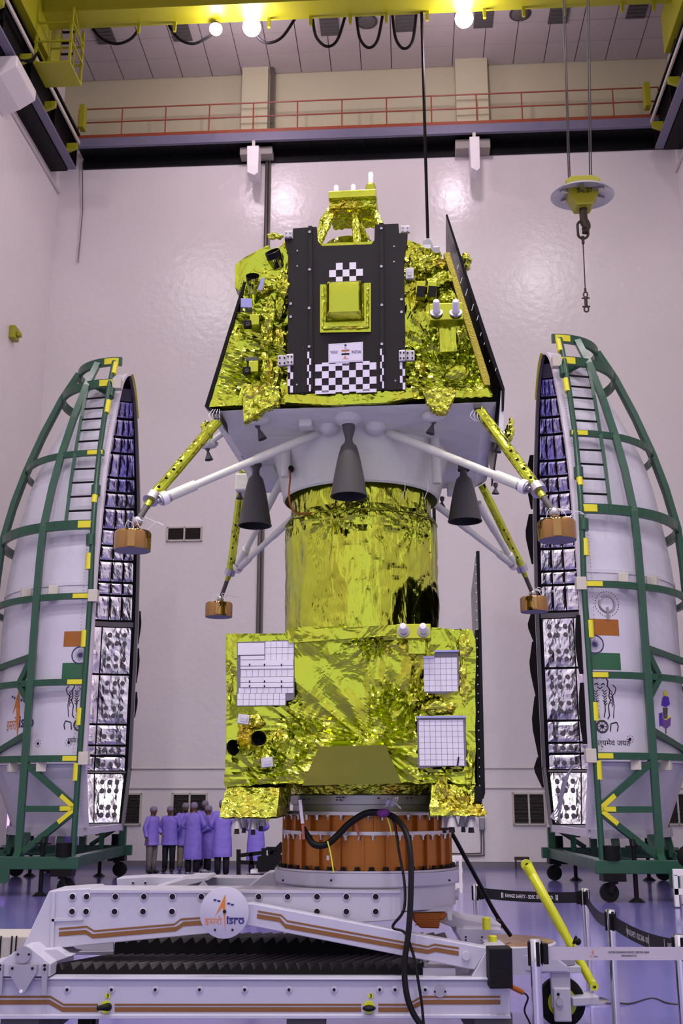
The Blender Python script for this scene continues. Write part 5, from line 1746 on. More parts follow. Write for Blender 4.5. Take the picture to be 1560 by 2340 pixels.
bk = mesh_of(MB().cyl((0, -.628, 0), (0, -.628, .028), .018, n=6).box((0, -.63, .004), (.05, .05, .008)), 'base_bolt', 'black_paint')
for k in range(24):
    a = radians(15 * k + 4)
    inst('rib', ru, ad, T(0, 0, (zf1 + zf2) / 2 - TM[ad.name].translation.z) @ Rz(a))
    inst('rib', rl_, ad, T(0, 0, (zf2 + zf3) / 2 - TM[ad.name].translation.z) @ Rz(a + .13))
for k in range(40):
    a = radians(9 * k)
    inst('flange_bolt', bo, ad, T(0, 0, zf1 - .034 - TM[ad.name].translation.z) @ Rz(a))
    inst('flange_bolt', bo, ad, T(0, 0, zf2 - .034 - TM[ad.name].translation.z) @ Rz(a + .05))
    inst('base_bolt', bk, ad, T(0, 0, zf3 - TM[ad.name].translation.z) @ Rz(a + .03))
A_().lathe([(.57, zf3 - .01), (.66, zf3 - .01), (.66, zf3 + .004), (.57, zf3 + .004)], 64).build('base_flange', 'bare_metal', ad, smooth=True)
# ---------------------------------------------------------------- white transport trolley under the adapter
tr = thing('transport_trolley', 'long white wheeled trolley with brown stripes carrying the spacecraft', 'trolley', (0, 8.4, 0))
W_ = 'trolley_white'
def pp(poly, Y, th, name, m, par=None, bevel=0.0):
    """flat plate: outline traced on the plane y = Y, with real thickness going back"""
    q = [P(x, y, Y) for x, y in poly]
    return MB().prism([(p.x, p.z) for p in q], Y, Y + th).build(name, m, par or tr, bevel=bevel)
def ribbon(cl, hpx, Y, name, m, par, lift=.003):
    b = MB()
    up = [P(x, y - hpx / 2, Y - lift) for x, y in cl]
    dn = [P(x, y + hpx / 2, Y - lift) for x, y in cl]
    for k in range(len(cl) - 1):
        b.add([dn[k], dn[k + 1], up[k + 1], up[k]], [(0, 1, 2, 3)])
    return b.build(name, m, par)
def knob(px, py, Y, r, m, par, name, d=.004, ring=None):
    c = P(px, py, Y)
    if ring:
        MB().lathe([(ring, 0), (ring * .96, .006), (r, .008), (r, .0)], 20, T(c) @ Rx(pi / 2)).build('hole_collar', W_, par, smooth=True)
    return MB().lathe([(r, 0), (r, d), (0, d)], 18, T(c) @ Rx(pi / 2)).build(name, m, par, smooth=True)

# platform drum under the adapter
zp = zf3 - .012
zq, zs = P(830, 2030, 7.75).z, P(980, 2082, 7.78).z
A_().lathe([(0, zp), (.672, zp), (.672, zp - .01), (.665, zq + .01), (.655, zq), (.64, zq), (.64, zs), (.62, zs - .012), (0, zs - .012)], 64).build('platform_drum', W_, tr, smooth=True)
for px in (646, 756, 925, 1027):
    p = P(px, 2012, 7.74 if px < 900 else 7.78)
    MB().cyl(p, p + V((0, .04, 0)), .007, n=8).build('platform_screw', 'black_ink', tr)
MB().cyl(P(1030, 2045, 8.3), P(1046, 2045, 8.3), .035, n=14).build('side_port', W_, tr, smooth=True)
# box beam with two rows of round holes (left end slopes down to the hinge)
YB = 7.62
bm_ = pp([(165, 2032), (206, 2030), (208, 2034), (916, 2036), (916, 2102), (810, 2110), (640, 2106), (470, 2134), (188, 2161), (120, 2168), (96, 2176), (52, 2164), (112, 2036)], YB, .42, 'hole_beam', W_, bevel=.006)
pp([(206, 2034), (916, 2036), (916, 2041), (206, 2040)], YB - .012, .012, 'beam_lip', W_, bm_)
pp([(118, 2040), (126, 2040), (122, 2168), (114, 2168)], YB - .012, .012, 'beam_stiffener', W_, bm_)
pp([(118, 2100), (190, 2098), (190, 2103), (118, 2106)], YB - .012, .012, 'beam_stiffener', W_, bm_)
for px, py in ((166, 2049), (198, 2049), (264, 2049), (329, 2049), (394, 2049), (460, 2049), (591, 2049), (657, 2049), (724, 2049), (791, 2049), (858, 2049),
               (165, 2083), (197, 2083), (262, 2083), (327, 2083), (393, 2083), (724, 2083), (791, 2083), (858, 2083)):
    knob(px, py, YB - .002, .0185, 'black_ink', bm_, 'round_hole', ring=.026)
ribbon([(134.6, 2123), (198, 2117.7), (215, 2128), (398, 2112.7), (413, 2101), (470, 2097)], 4.5, YB, 'brown_stripe', 'stripe_brown', bm_)
ribbon([(134.6, 2134.6), (196, 2130), (211.5, 2139.6), (402, 2123), (419, 2111.5), (470, 2108)], 10.5, YB, 'brown_stripe', 'stripe_brown', bm_)
# sloping arm on the right
YA = 7.46
am = pp([(560, 2066), (575, 2064), (1095, 2163), (1116, 2166), (1084, 2216), (1060, 2212), (558, 2113)], YA, .14, 'sloping_arm', W_, bevel=.006)
ribbon([(589, 2082.7), (642.7, 2092), (656, 2105), (977, 2163.8), (992.7, 2158.5), (1048, 2167)], 4.5, YA, 'brown_stripe', 'stripe_brown', am)
ribbon([(587, 2093.5), (639, 2102), (652, 2116.5), (977, 2175), (994.6, 2170), (1047.7, 2179)], 10.5, YA, 'brown_stripe', 'stripe_brown', am)
knob(1064, 2184, YA, .026, W_, am, 'hinge_pin', .02)
# round badge
c = P(513, 2085, YA - .03)
bd = MB().lathe([(.157, 0), (.157, .014), (.153, .016), (0, .016)], 48, T(c) @ Rx(pi / 2)).build('round_badge', W_, tr, smooth=True)
YD = YA - .03 - .018
pp([(515, 2043), (514.5, 2118 + 13), (511, 2090), (508, 2072), (491, 2094)], YD, .0015, 'arrow_mark', 'orange_ink', bd)
for q in (((489, 2054), (495, 2055.5), (493, 2059.5), (487, 2058)), ((497, 2056.3), (504, 2057.5), (502, 2061.5), (495.5, 2060)), ((520, 2062), (526, 2063.5), (525, 2067.5), (518.5, 2066)), ((528, 2064.5), (535, 2066), (533, 2069.5), (526.5, 2068.5))):
    pp(q, YD, .0015, 'square_mark', 'navy_ink', bd)
def ptext(s, px, py, wpx, hpx, Y, name, m, par, bold=0.0):
    a, b = P(px - wpx / 2, py, Y), P(px + wpx / 2, py, Y)
    z0, z1 = P(px, py + hpx / 2, Y).z, P(px, py - hpx / 2, Y).z
    vs, fs = fit(text_geo(s, bold=bold), b.x - a.x, z1 - z0)
    return MB().add([((a.x + b.x) / 2 + v.x, Y, (z0 + z1) / 2 + v.y) for v in vs], fs).build(name, m, par)
ptext('इसरो', 487, 2104, 40, 22, YD, 'lettering', 'orange_ink', bd)
ptext('isro', 538, 2102.5, 40, 19, YD, 'lettering', 'navy_ink', bd, .02)
pp([(517, 2097), (558, 2097), (558, 2099), (517, 2099)], YD, .0015, 'headline_bar', 'navy_ink', bd)
knob(513, 2083, YD, .011, 'black_ink', bd, 'badge_screw')
for px in (491, 531):
    knob(px, 2125, YD, .007, 'black_ink', bd, 'badge_screw')
# base frame
YF = 7.40
bs = pp([(-60, 2238), (1166, 2241), (1166, 2326), (-60, 2328)], YF, .22, 'base_beam', W_, bevel=.006)
pp([(-60, 2234), (1162, 2236), (1162, 2241), (-60, 2239)], YF - .02, .24, 'beam_top_rail', W_, bs, .004)
pp([(-60, 2319), (1166, 2319), (1168, 2328), (-60, 2329)], YF - .02, .24, 'beam_foot_rail', W_, bs, .004)
ribbon([(-40, 2278), (116, 2278), (145, 2296), (224, 2296)], 5, YF, 'brown_stripe', 'stripe_brown', bs)
ribbon([(-40, 2290.5), (113, 2290), (143, 2307), (225, 2307)], 11, YF, 'brown_stripe', 'stripe_brown', bs)
ribbon([(262, 2296), (825, 2296)], 4.5, YF, 'brown_stripe', 'stripe_brown', bs)
ribbon([(262, 2307), (825, 2307)], 11, YF, 'brown_stripe', 'stripe_brown', bs)
ribbon([(864, 2296), (931, 2296), (963, 2278), (1143, 2278)], 5, YF, 'brown_stripe', 'stripe_brown', bs)
ribbon([(864, 2307.5), (931, 2307.5), (965, 2290), (1143, 2290)], 11, YF, 'brown_stripe', 'stripe_brown', bs)
for px in (154, 255, 355, 456, 559, 660, 763, 867, 902, 971):
    knob(px, 2261, YF, .009, 'black_ink', bs, 'socket_hole', .016, ring=.022)
for px, nm in ((242, 1), (843, 2)):
    c = P(px, 2301, YF - .002)
    MB().lathe([(.036, 0), (.036, .008), (0, .008)], 24, T(c) @ Rx(pi / 2)).build('switch_plate', 'tow_yellow', bs, smooth=True)
    hd = MB()
    if nm == 1:
        hd.tube(catmull([P(250, 2301, YF - .02), P(238, 2302, YF - .05), P(221, 2304, YF - .06)], 4), [.022, .024, .024, .022, .02, .018, .016, .014, .012], 10)
    else:
        hd.ball(P(843, 2304, YF - .045), (.042, .04, .018), 12, 8)
    hd.build('switch_handle', 'rubber', bs, smooth='all')
    pp([(px - 1.5, 2270), (px + 9.5, 2270), (px + 9.5, 2281), (px - 1.5, 2281)], YF - .004, .003, 'number_tag', 'tow_yellow', bs)
    ptext('3', px + 4, 2275.5, 5, 9, YF - .006, 'lettering', 'black_ink', bs, .02)
knob(1005, 2265, YF, .035, 'grey_plate', bs, 'cover_disc', .01)
for px in (993, 1017):
    knob(px, 2266, YF - .011, .006, 'black_ink', bs, 'cover_screw')
# left hinge group
pp([(-30, 2204), (0, 2198), (48, 2165), (66, 2163), (116, 2203), (114, 2232), (-30, 2232)], YF - .03, .3, 'hinge_bracket', W_, bevel=.004)
knob(54, 2181, YF - .035, .05, 'grey_plate', tr, 'hinge_disc', .02)
for px in (41, 66):
    knob(px, 2181, YF - .058, .007, 'black_ink', tr, 'hinge_screw')
vp = pp([(20, 2205), (86, 2204), (84, 2222), (55, 2270), (51, 2273), (46, 2270), (20, 2224)], YF - .06, .02, 'lifting_plate', 'grey_plate', bevel=.002)
for px, py in ((28, 2213), (74, 2213)):
    knob(px, py, YF - .061, .008, 'black_ink', vp, 'plate_bolt')
knob(48, 2265, YF - .061, .01, 'white_plastic', vp, 'eye_hole')
for x0, x1 in ((-8, 7), (95, 109)):
    st = pp([(x0, 2203), (x1, 2203), (x1 - 3, 2275), (x0 - 1, 2275)], YF - .05, .02, 'strap_plate', 'grey_plate', bevel=.002)
    for py in (2206, 2215):
        knob((x0 + x1) / 2, py, YF - .051, .009, 'black_ink', st, 'plate_bolt')
pp([(95, 2170), (130, 2168), (150, 2182), (165, 2184), (113, 2203)], YF + .12, .3, 'hinge_web', W_, bevel=.004)
# accordion covers
def bellows(x0, x1, y_back, y_front, y_low, Yf, Yb, n, name):
    b, fb = MB(), MB()
    a, z = P(x0, y_front, Yf), P(x1, y_front, Yf)
    zlow = P(x0, y_low, Yf).z
    zt_ = a.z
    zk = P(x0, y_back, Yb).z
    wv = (z.x - a.x) / n
    sk_ = .2
    pr = []
    for k in range(n):
        xa = a.x + wv * k
        pr += [(xa, -.02), (xa + wv * .72, .022), (xa + wv * .8, .016)]
    pr.append((z.x, -.02))
    m_ = len(pr) - 1
    b.grid(lambda u, v: V((pr[round(u * m_)][0] + sk_ * v, Yf + (Yb - Yf) * v, zt_ + (zk - zt_) * v + pr[round(u * m_)][1])), m_, 1)
    fb.grid(lambda u, v: V((pr[round(u * m_)][0], Yf, zlow + (zt_ + pr[round(u * m_)][1] - zlow) * v)), m_, 1)
    o = b.build(name, 'bellows', tr)
    fb.build('pleat_faces', 'black_cloth', o)
bellows(116, 965, 2186, 2209, 2237, 7.52, 8.25, 33, 'bellows_cover')
bellows(262, 975, 2137, 2149, 2190, 8.3, 8.9, 27, 'bellows_cover')
pp([(113, 2204), (118, 2203), (118, 2237), (113, 2237)], YF + .1, .6, 'bellows_end', W_)
pp([(172, 2162), (258, 2150), (259, 2184), (172, 2180)], 8.26, .03, 'rear_plate', W_)
pp([(163, 2176), (258, 2174), (258, 2182), (163, 2182)], 8.2, .05, 'rear_rail', W_)
pp([(966, 2212), (1041, 2212), (1041, 2236), (966, 2236)], 7.5, .3, 'end_block', W_, bevel=.004)
pp([(968, 2199), (976, 2199), (976, 2236), (968, 2236)], 7.55, .4, 'end_plate', W_)
# end gusset, buffer box, stop cylinders on the right
pp([(1115, 2166), (1160, 2166), (1160, 2238), (1118, 2239), (1075, 2237)], YA - .02, .25, 'end_gusset', W_, bevel=.004)
for px in (1086, 1109):
    knob(px, 2236, YA - .021, .007, 'black_ink', tr, 'gusset_bolt')
pp([(1117, 2168), (1170, 2167), (1172, 2259), (1119, 2260)], 7.28, .16, 'buffer_box', 'rubber', bevel=.006)
MB().tube([P(1168, 2255, 7.4), P(1195, 2268, 7.4)], .016, 8).build('brown_nipple', 'dark_orange', tr)
MB().tube(catmull([P(1195, 2268, 7.4), P(1206, 2280, 7.4), P(1198, 2310, 7.42), P(1212, 2345, 7.45), P(1212, 2400, 7.5)], 6), .006, 6).build('sensor_lead', 'cable_black', tr, smooth=True)
pp([(1040, 2095), (1088, 2105), (1145, 2112), (1145, 2132), (1060, 2130), (1005, 2108)], 8.15, .5, 'side_arm', W_, bevel=.006)
pp([(1043, 2121), (1146, 2123), (1146, 2134), (1112, 2134), (1112, 2165), (1060, 2163), (1042, 2130)], 8.0, .5, 'stop_block', W_, bevel=.006)
for px, py in ((1064, 2141), (1101, 2141), (1064, 2148), (1101, 2148)):
    knob(px, py, 7.999, .006, 'black_ink', tr, 'block_screw')
pp([(1136, 2103), (1146, 2104), (1147, 2122), (1138, 2122)], 8.35, .1, 'black_catch', 'rubber', bevel=.004)
for px, y0, y1, Y in ((1111.5, 2124, 2096, 7.93), (1126, 2160, 2138, 7.8)):
    a = P(px, y0, Y)
    b = P(px, y1, Y)
    MB().lathe([(.0275, 0), (.0275, b.z - a.z - .004), (.024, b.z - a.z), (0, b.z - a.z)], 20, T(a)).build('yellow_stop', 'tow_yellow', tr, smooth=True)
pp([(1113, 2160), (1155, 2160), (1155, 2167), (1113, 2167)], 7.6, .3, 'stop_shelf', W_)
# drive motor under the drum
pp([(942, 2083), (1012, 2082), (1022, 2090), (1014, 2102), (1004, 2104), (1004, 2122), (960, 2121), (944, 2104)], 7.95, .25, 'drive_motor', 'dark_orange', bevel=.01)
for k in range(6):
    pp([(948, 2088 + 5 * k), (1010 - k, 2087 + 5 * k), (1010 - k, 2089 + 5 * k), (948, 2090 + 5 * k)], 7.935, .016, 'motor_fin', 'dark_orange')
pp([(1020, 2080), (1033, 2080), (1033, 2103), (1024, 2103)], 7.97, .05, 'motor_plate', 'bare_metal')
pp([(930, 2075), (1036, 2072), (1030, 2082), (940, 2085)], 7.92, .4, 'motor_mount', W_)
# rear beams
rr = pp([(266, 2007), (338, 2003), (640, 2006), (640, 2036), (268, 2034)], 9.1, .3, 'rear_beam', W_, bevel=.006)
for px in (304, 332, 387):
    knob(px, 2017, 9.098, .008, 'black_ink', rr, 'round_hole', ring=.012)
pp([(330, 2036), (425, 2007), (470, 2006), (475, 2012), (380, 2036)], 8.5, .6, 'cross_rib', W_, bevel=.004)
pp([(440, 2036), (464, 2013), (482, 2036)], 8.3, .05, 'rib_web', W_)
pp([(590, 2008), (612, 1994), (630, 1992), (645, 2030), (560, 2032)], 8.9, .3, 'drum_shoulder', W_, bevel=.006)
# cross frame at floor side, feet
for px in (60, 700, 1120):
    c = P(px, 2326, 7.6)
    MB().span((c.x - .12, 7.45, .36), (c.x + .12, 9.4, c.z + .05)).build('cross_beam', 'nozzle', tr)
for px, Y in ((75, 7.62), (1110, 7.62), (75, 9.3)):
    x = P(px, 2326, 7.62).x
    c = MB().box((x, Y, .30), (.14, .1, .16))
    c.bar((x - .06, Y, .3), (x - .06, Y, .13), .02, .12, (0, 1, 0))
    c.bar((x + .06, Y, .3), (x + .06, Y, .13), .02, .12, (0, 1, 0))
    co = c.build('castor', 'black_paint', tr)
    MB().cyl((x - .045, Y, .15), (x + .045, Y, .15), .15, n=22).build('tyre', 'rubber', co, smooth=True)
# turntable outrigger with copper top and large castor
YC = 10.0
tcx = P(1152, 2149, 9.4)
pp([(1150, 2186), (1205, 2182), (1268, 2186), (1296, 2207), (1298, 2222), (1240, 2222), (1165, 2218)], 9.0, .5, 'outrigger', W_, bevel=.01)
MB().lathe([(0, .004), (.385, .004), (.392, 0)], 40, T(tcx.x, 9.4, tcx.z)).build('copper_disc', 'copper_plate', tr, smooth=True)
MB().lathe([(.392, .0), (.41, -.01), (.41, -.20), (.3, -.21)], 40, T(tcx.x, 9.4, tcx.z)).build('turntable_drum', W_, tr, smooth=True)
MB().bar((tcx.x - .4, 8.9, tcx.z - .12), (tcx.x - 1.2, 8.8, tcx.z - .1), .4, .14).build('outrigger_arm', W_, tr)
wc = P(1279, 2287, YC)
wc.z = .2
cs = MB().box((wc.x - .02, YC - .06, wc.z + .27), (.34, .3, .05)).box((wc.x - .02, YC - .16, wc.z + .12), (.16, .05, .30)).build('castor_fork', W_, tr, bevel=.006)
MB().cyl((wc.x - .02, YC - .06, wc.z + .30), (wc.x - .02, YC - .06, wc.z + .42), .15, n=24).build('swivel_bearing', 'grey_plate', cs, smooth=True)
MB().box((wc.x - .02, YC - .20, wc.z + .0), (.14, .05, .26)).build('axle_plate', W_, cs, bevel=.01)
knob(1278, 2289, YC - .228, .03, 'bare_metal', cs, 'axle_nut', .02)
knob(1275, 2272, YC - .228, .012, 'black_ink', cs, 'fork_bolt', .006)
MB().lathe([(.12, -.05), (.17, -.055), (.195, -.04), (.2, 0), (.195, .04), (.17, .055), (.12, .05)], 40, T(wc.x, YC - .06, wc.z) @ Rx(pi / 2)).build('tyre', 'rubber', cs, smooth=True)
MB().lathe([(0, -.03), (.06, -.045), (.125, -.05), (.135, -.035), (.135, .035), (.125, .05), (.06, .045), (0, .03)], 32, T(wc.x, YC - .06, wc.z) @ Rx(pi / 2)).build('wheel_hub', 'tow_yellow', cs, smooth=True)
tg = MB().prism([(wc.x + .06, wc.z + .06), (wc.x + .28, wc.z + .07), (wc.x + .28, wc.z - .0), (wc.x + .06, wc.z - .01)], YC - .24, YC + .02)
tg.build('drawbar_tongue', W_, tr, bevel=.01)

# tow bar leaning up from the tongue
t0, t1 = P(1358, 2268, 9.93), P(1203, 1977, 10.35)
t0.z = wc.z + .115
tb = thing('tow_bar', 'bright yellow tow bar leaning up from the trolley castor', 'tow bar', t0)
d = (t1 - t0).normalized()
MB().tube([t0 + d * .05, t0.lerp(t1, .06), t0.lerp(t1, .42), t0.lerp(t1, .44), t0.lerp(t1, .93), t0.lerp(t1, .95)], [.03, .036, .037, .042, .044, .03], 14).build('bar', 'tow_yellow', tb, smooth=True)
for e, r in ((t0 + d * .01, .036), (t1, .05)):
    q = MB().tube([e - d * .01, e + d * (.1 if e is not t1 else -.1)], [r, r * .9], 12)
    q.cyl(e + V((0, -.03, 0)), e + V((0, .03, 0)), r, n=18)
    q.build('bar_eye', 'tow_yellow', tb, smooth=True)
    MB().cyl(e + V((0, -.034, 0)), e + V((0, .034, 0)), r * .4, n=12).build('eye_bolt', 'black_ink', tb)
k = P(1310, 2156, 10.02)
MB().tube([k, k + V((.02, -.03, .06))], .012, 8).ball(k + V((.03, -.04, .02)), .03, 8, 6).build('clamp_knob', 'black_paint', tb)

# ---- cables by the adapter
def cable(pts, r, name, label, m='cable_black', cat='cable', n=8, group=None):
    o = MB().tube(catmull([P(*p) for p in pts], 8), r, n).build(name, m, None, smooth=True)
    return tag(o, label, cat, group)
cable([(884, 1860, 7.68), (905, 1870, 7.6), (928, 1905, 7.5), (938, 1960, 7.42), (938, 2050, 7.36), (933, 2130, 7.32), (924, 2200, 7.3), (927, 2262, 7.28), (942, 2312, 7.27), (972, 2360, 7.26), (1010, 2440, 7.24)], .019, 'ground_cable', 'thick black cable hanging down over the trolley front')
cable([(880, 1862, 7.66), (900, 1880, 7.6), (912, 1950, 7.5), (924, 2020, 7.42), (922, 2080, 7.36), (897, 2118, 7.36), (925, 2132, 7.34), (945, 2185, 7.31), (955, 2240, 7.29), (964, 2300, 7.28), (970, 2380, 7.26)], .009, 'ground_cable', 'thin black cable beside the thick one over the trolley')
hs = thing('harness', 'black cable harness tied along the orange adapter ring', 'cable', P(790, 1900, 7.72))
MB().tube(catmull([P(876, 1857, 7.68), (P(838, 1858, 7.68)), P(800, 1880, 7.68), P(772, 1908, 7.68), P(745, 1930, 7.69), P(718, 1930, 7.70), P(702, 1910, 7.72), P(692, 1893, 7.74)], 8), .022, 10).build('cable_bundle', 'cable_black', hs, smooth=True)
foil_obj(MB().ball(P(876, 1858, 7.65), (.05, .045, .032), 12, 8), 'purple_wrap', 'purple_cloth', hs, .02, .02, 14)
MB().bar(P(685, 1828, 7.74), P(691, 1882, 7.71), .022, .006, (0, 1, 0)).build('white_strap', 'strap_white', hs)
for a, b in (((691, 1884), (694, 1918)), ((812, 1880), (820, 1912))):
    MB().bar(P(*a, 7.69), P(*b, 7.685), .018, .004, (0, 1, 0)).build('red_tag', 'red_tag', hs)
for pts in (((884, 1868), (890, 1885), (895, 1909)), ((748, 1922), (755, 1950), (762, 1994))):
    MB().tube(catmull([P(x, y, 7.655) for x, y in pts], 5), .005, 5).build('yellow_tie', 'tie_yellow', hs)
wr = MB()
for k in range(7):
    wr.tube(catmull([P(868 + 3 * k, 1850, 7.7), P(872 + 6 * k, 1832 - 2 * k, 7.66), P(884 + 3 * k, 1826 + 2 * k, 7.66), P(880, 1846, 7.68)], 5), .0025, 4)
wr.tube(catmull([P(886, 1825, 7.68), P(900, 1832, 7.62), P(916, 1848, 7.6)], 5), .004, 5)
wr.build('loose_wires', 'silver_tag', hs, kind='stuff')
MB().bar(P(746, 1960, 7.72), P(752, 1960, 7.72), .025, .03).build('clip', 'bare_metal', hs)
e1 = Pz(1168, 2136, tcx.z + .02)
cable([(1028, 1898, 9.0), (1040, 1918, 9.02), (1060, 1955, 9.05), (1090, 2010, 9.12), (1130, 2085, 9.25), (1166, 2138, 9.33)], .017, 'supply_cable', 'stiff black cable slanting from the module down to the copper disc')
cable([(1360, 2302, 11.0), (1400, 2292, 11.0), (1440, 2293, 11.0), (1490, 2281, 11.3), (1530, 2293, 11.0), (1600, 2296, 11.0)], .008, 'floor_cable', 'thin pale cable lying across the floor on the right', 'rope_grey')
# ---------------------------------------------------------------- queue barriers
def stanchion(px, ytop, label):
    Y = .835 / -(ray(px, ytop).z / ray(px, ytop).y)
    x = P(px, ytop, Y).x
    t = thing('barrier_post', label, 'barrier post', (x, Y, 0), 0, 'chrome barrier posts')
    L = lambda: MB(T(x, Y, 0))
    L().lathe([(0, 0), (.17, 0), (.17, .02), (.15, .032), (.05, .045), (.034, .05)], 32).build('base', 'chrome', t, smooth=True)
    L().lathe([(.033, .045), (.033, .90)], 24).build('tube', 'chrome', t, smooth=True)
    L().lathe([(.038, .86), (.038, 1.005), (.034, 1.015), (0, 1.015)], 24).build('head', 'chrome', t, smooth=True)
    for k in range(4):
        a = k * pi / 2 + .25
        L().box((.037 * cos(a), .037 * sin(a), .93), (.018, .022, .14), Rz(a).to_3x3()).build('belt_slot', 'black_paint', t, bevel=.004)
    return V((x, Y, .93))
s0 = stanchion(1087, 2020, 'chrome barrier post farthest back, beside the slanting black cable')
s1 = stanchion(1335, 2030, 'chrome barrier post where the black belt turns, behind the tow bar')
s2 = stanchion(1393, 2078, 'chrome barrier post in the middle of the sagging black belt')
s3 = stanchion(1221, 2145, 'nearest chrome barrier post, holding the grey printed belt')
s4 = stanchion(1549, 2135, 'chrome barrier post cut by the right picture edge')
s5 = V((s3.x + 2.3, s3.y - .02, .93))
def belt(a, b, sag, name, label, m, texts, wd=.05, back=.062):
    d = V((b.x - a.x, b.y - a.y, 0))
    L = d.length
    d.normalize()
    n = V((d.y, -d.x, 0))
    if n.y > 0:
        n = -n
    a2, b2 = a + d * back, b - d * back
    def at(u, h, off=0.0):
        p = a2.lerp(b2, u)
        return p + V((0, 0, -sag * 4 * u * (1 - u) + h)) + n * off
    t = thing(name, label, 'barrier belt', at(.5, -.05), 0, 'barrier belts')
    g = MB()
    g.grid(lambda u, v: at(u, -wd + 2 * wd * v, .001), 20, 1).grid(lambda u, v: at(u, -wd + 2 * wd * v, -.001), 20, 1)
    g.build('webbing', m, t, smooth='all')
    MB().box(a2, (.03, .05, .12), Rz(atan2(d.y, d.x)).to_3x3()).build('end_clip', 'black_paint', t, bevel=.004)
    MB().box(b2, (.03, .05, .12), Rz(atan2(d.y, d.x)).to_3x3()).build('end_clip', 'black_paint', t, bevel=.004)
    LL = (b2 - a2).length
    for s, u0, w_, h_, dz, ink in texts:
        if s == '|':
            vs, fs = [V((-.004, -h_ / 2, 0)), V((.004, -h_ / 2, 0)), V((.004, h_ / 2, 0)), V((-.004, h_ / 2, 0))], [(0, 1, 2, 3)]
        elif s == 'logo':
            vs = [V(p) * h_ for p in ((0, .5, 0), (.06, -.1, 0), (0, -.5, 0), (-.05, .0, 0), (-.28, -.2, 0))]
            fs = [(0, 4, 3), (0, 3, 2, 1)]
        else:
            vs, fs = fit(text_geo(s, bold=.015), w_, h_)
        MB().add([at(u0 + v.x / LL, v.y + dz, .004) for v in vs], fs).build('lettering', ink, t)
    return t
RS = 'RANGE SAFETY - SDSC SHAR - ORD.'
belt(s0, s1, .015, 'barrier_belt', 'black belt between the two farthest barrier posts', 'belt_black',
     [(RS, .5, .5, .034, 0, 'white_ink'), ('|', .225, 0, .05, 0, 'white_ink'), ('|', .212, 0, .05, 0, 'white_ink'), ('|', .775, 0, .05, 0, 'white_ink'), ('|', .788, 0, .05, 0, 'white_ink')])
belt(s1, s2, .06, 'barrier_belt', 'short black belt sagging towards the viewer behind the middle post', 'belt_black',
     [(RS, .35, .5, .034, 0, 'white_ink'), ('RANGE SAFETY', .8, .3, .034, 0, 'white_ink')])
belt(s2, s4, .03, 'barrier_belt', 'black belt from the middle post to the right picture edge', 'belt_black',
     [(RS, .44, .55, .04, 0, 'white_ink'), ('|', .27, 0, .08, 0, 'white_ink'), ('|', .62, 0, .08, 0, 'white_ink'), ('|', .85, 0, .08, 0, 'white_ink'), ('RANGE SAFETY', .95, .16, .04, 0, 'white_ink')])
gt = []
for u in (.27, .54, .81):
    gt += [('SATISH DHAWAN SPACE CENTRE SHAR', u - .07 + .035, .25, .013, .008, 'black_ink'), ('SRIHARIKOTA', u - .035, .095, .011, -.012, 'black_ink'),
           ('logo', u - .135 - .0, 0, .04, .006, 'orange_ink'), ('isro', u - .135 + .007, .022, .01, -.016, 'navy_ink'), ('इसरो', u - .135 - .007, .022, .01, -.016, 'orange_ink')]
belt(s3, s5, .0, 'barrier_belt', 'pale grey printed belt stretched across the right foreground', 'belt_grey', gt, .038)

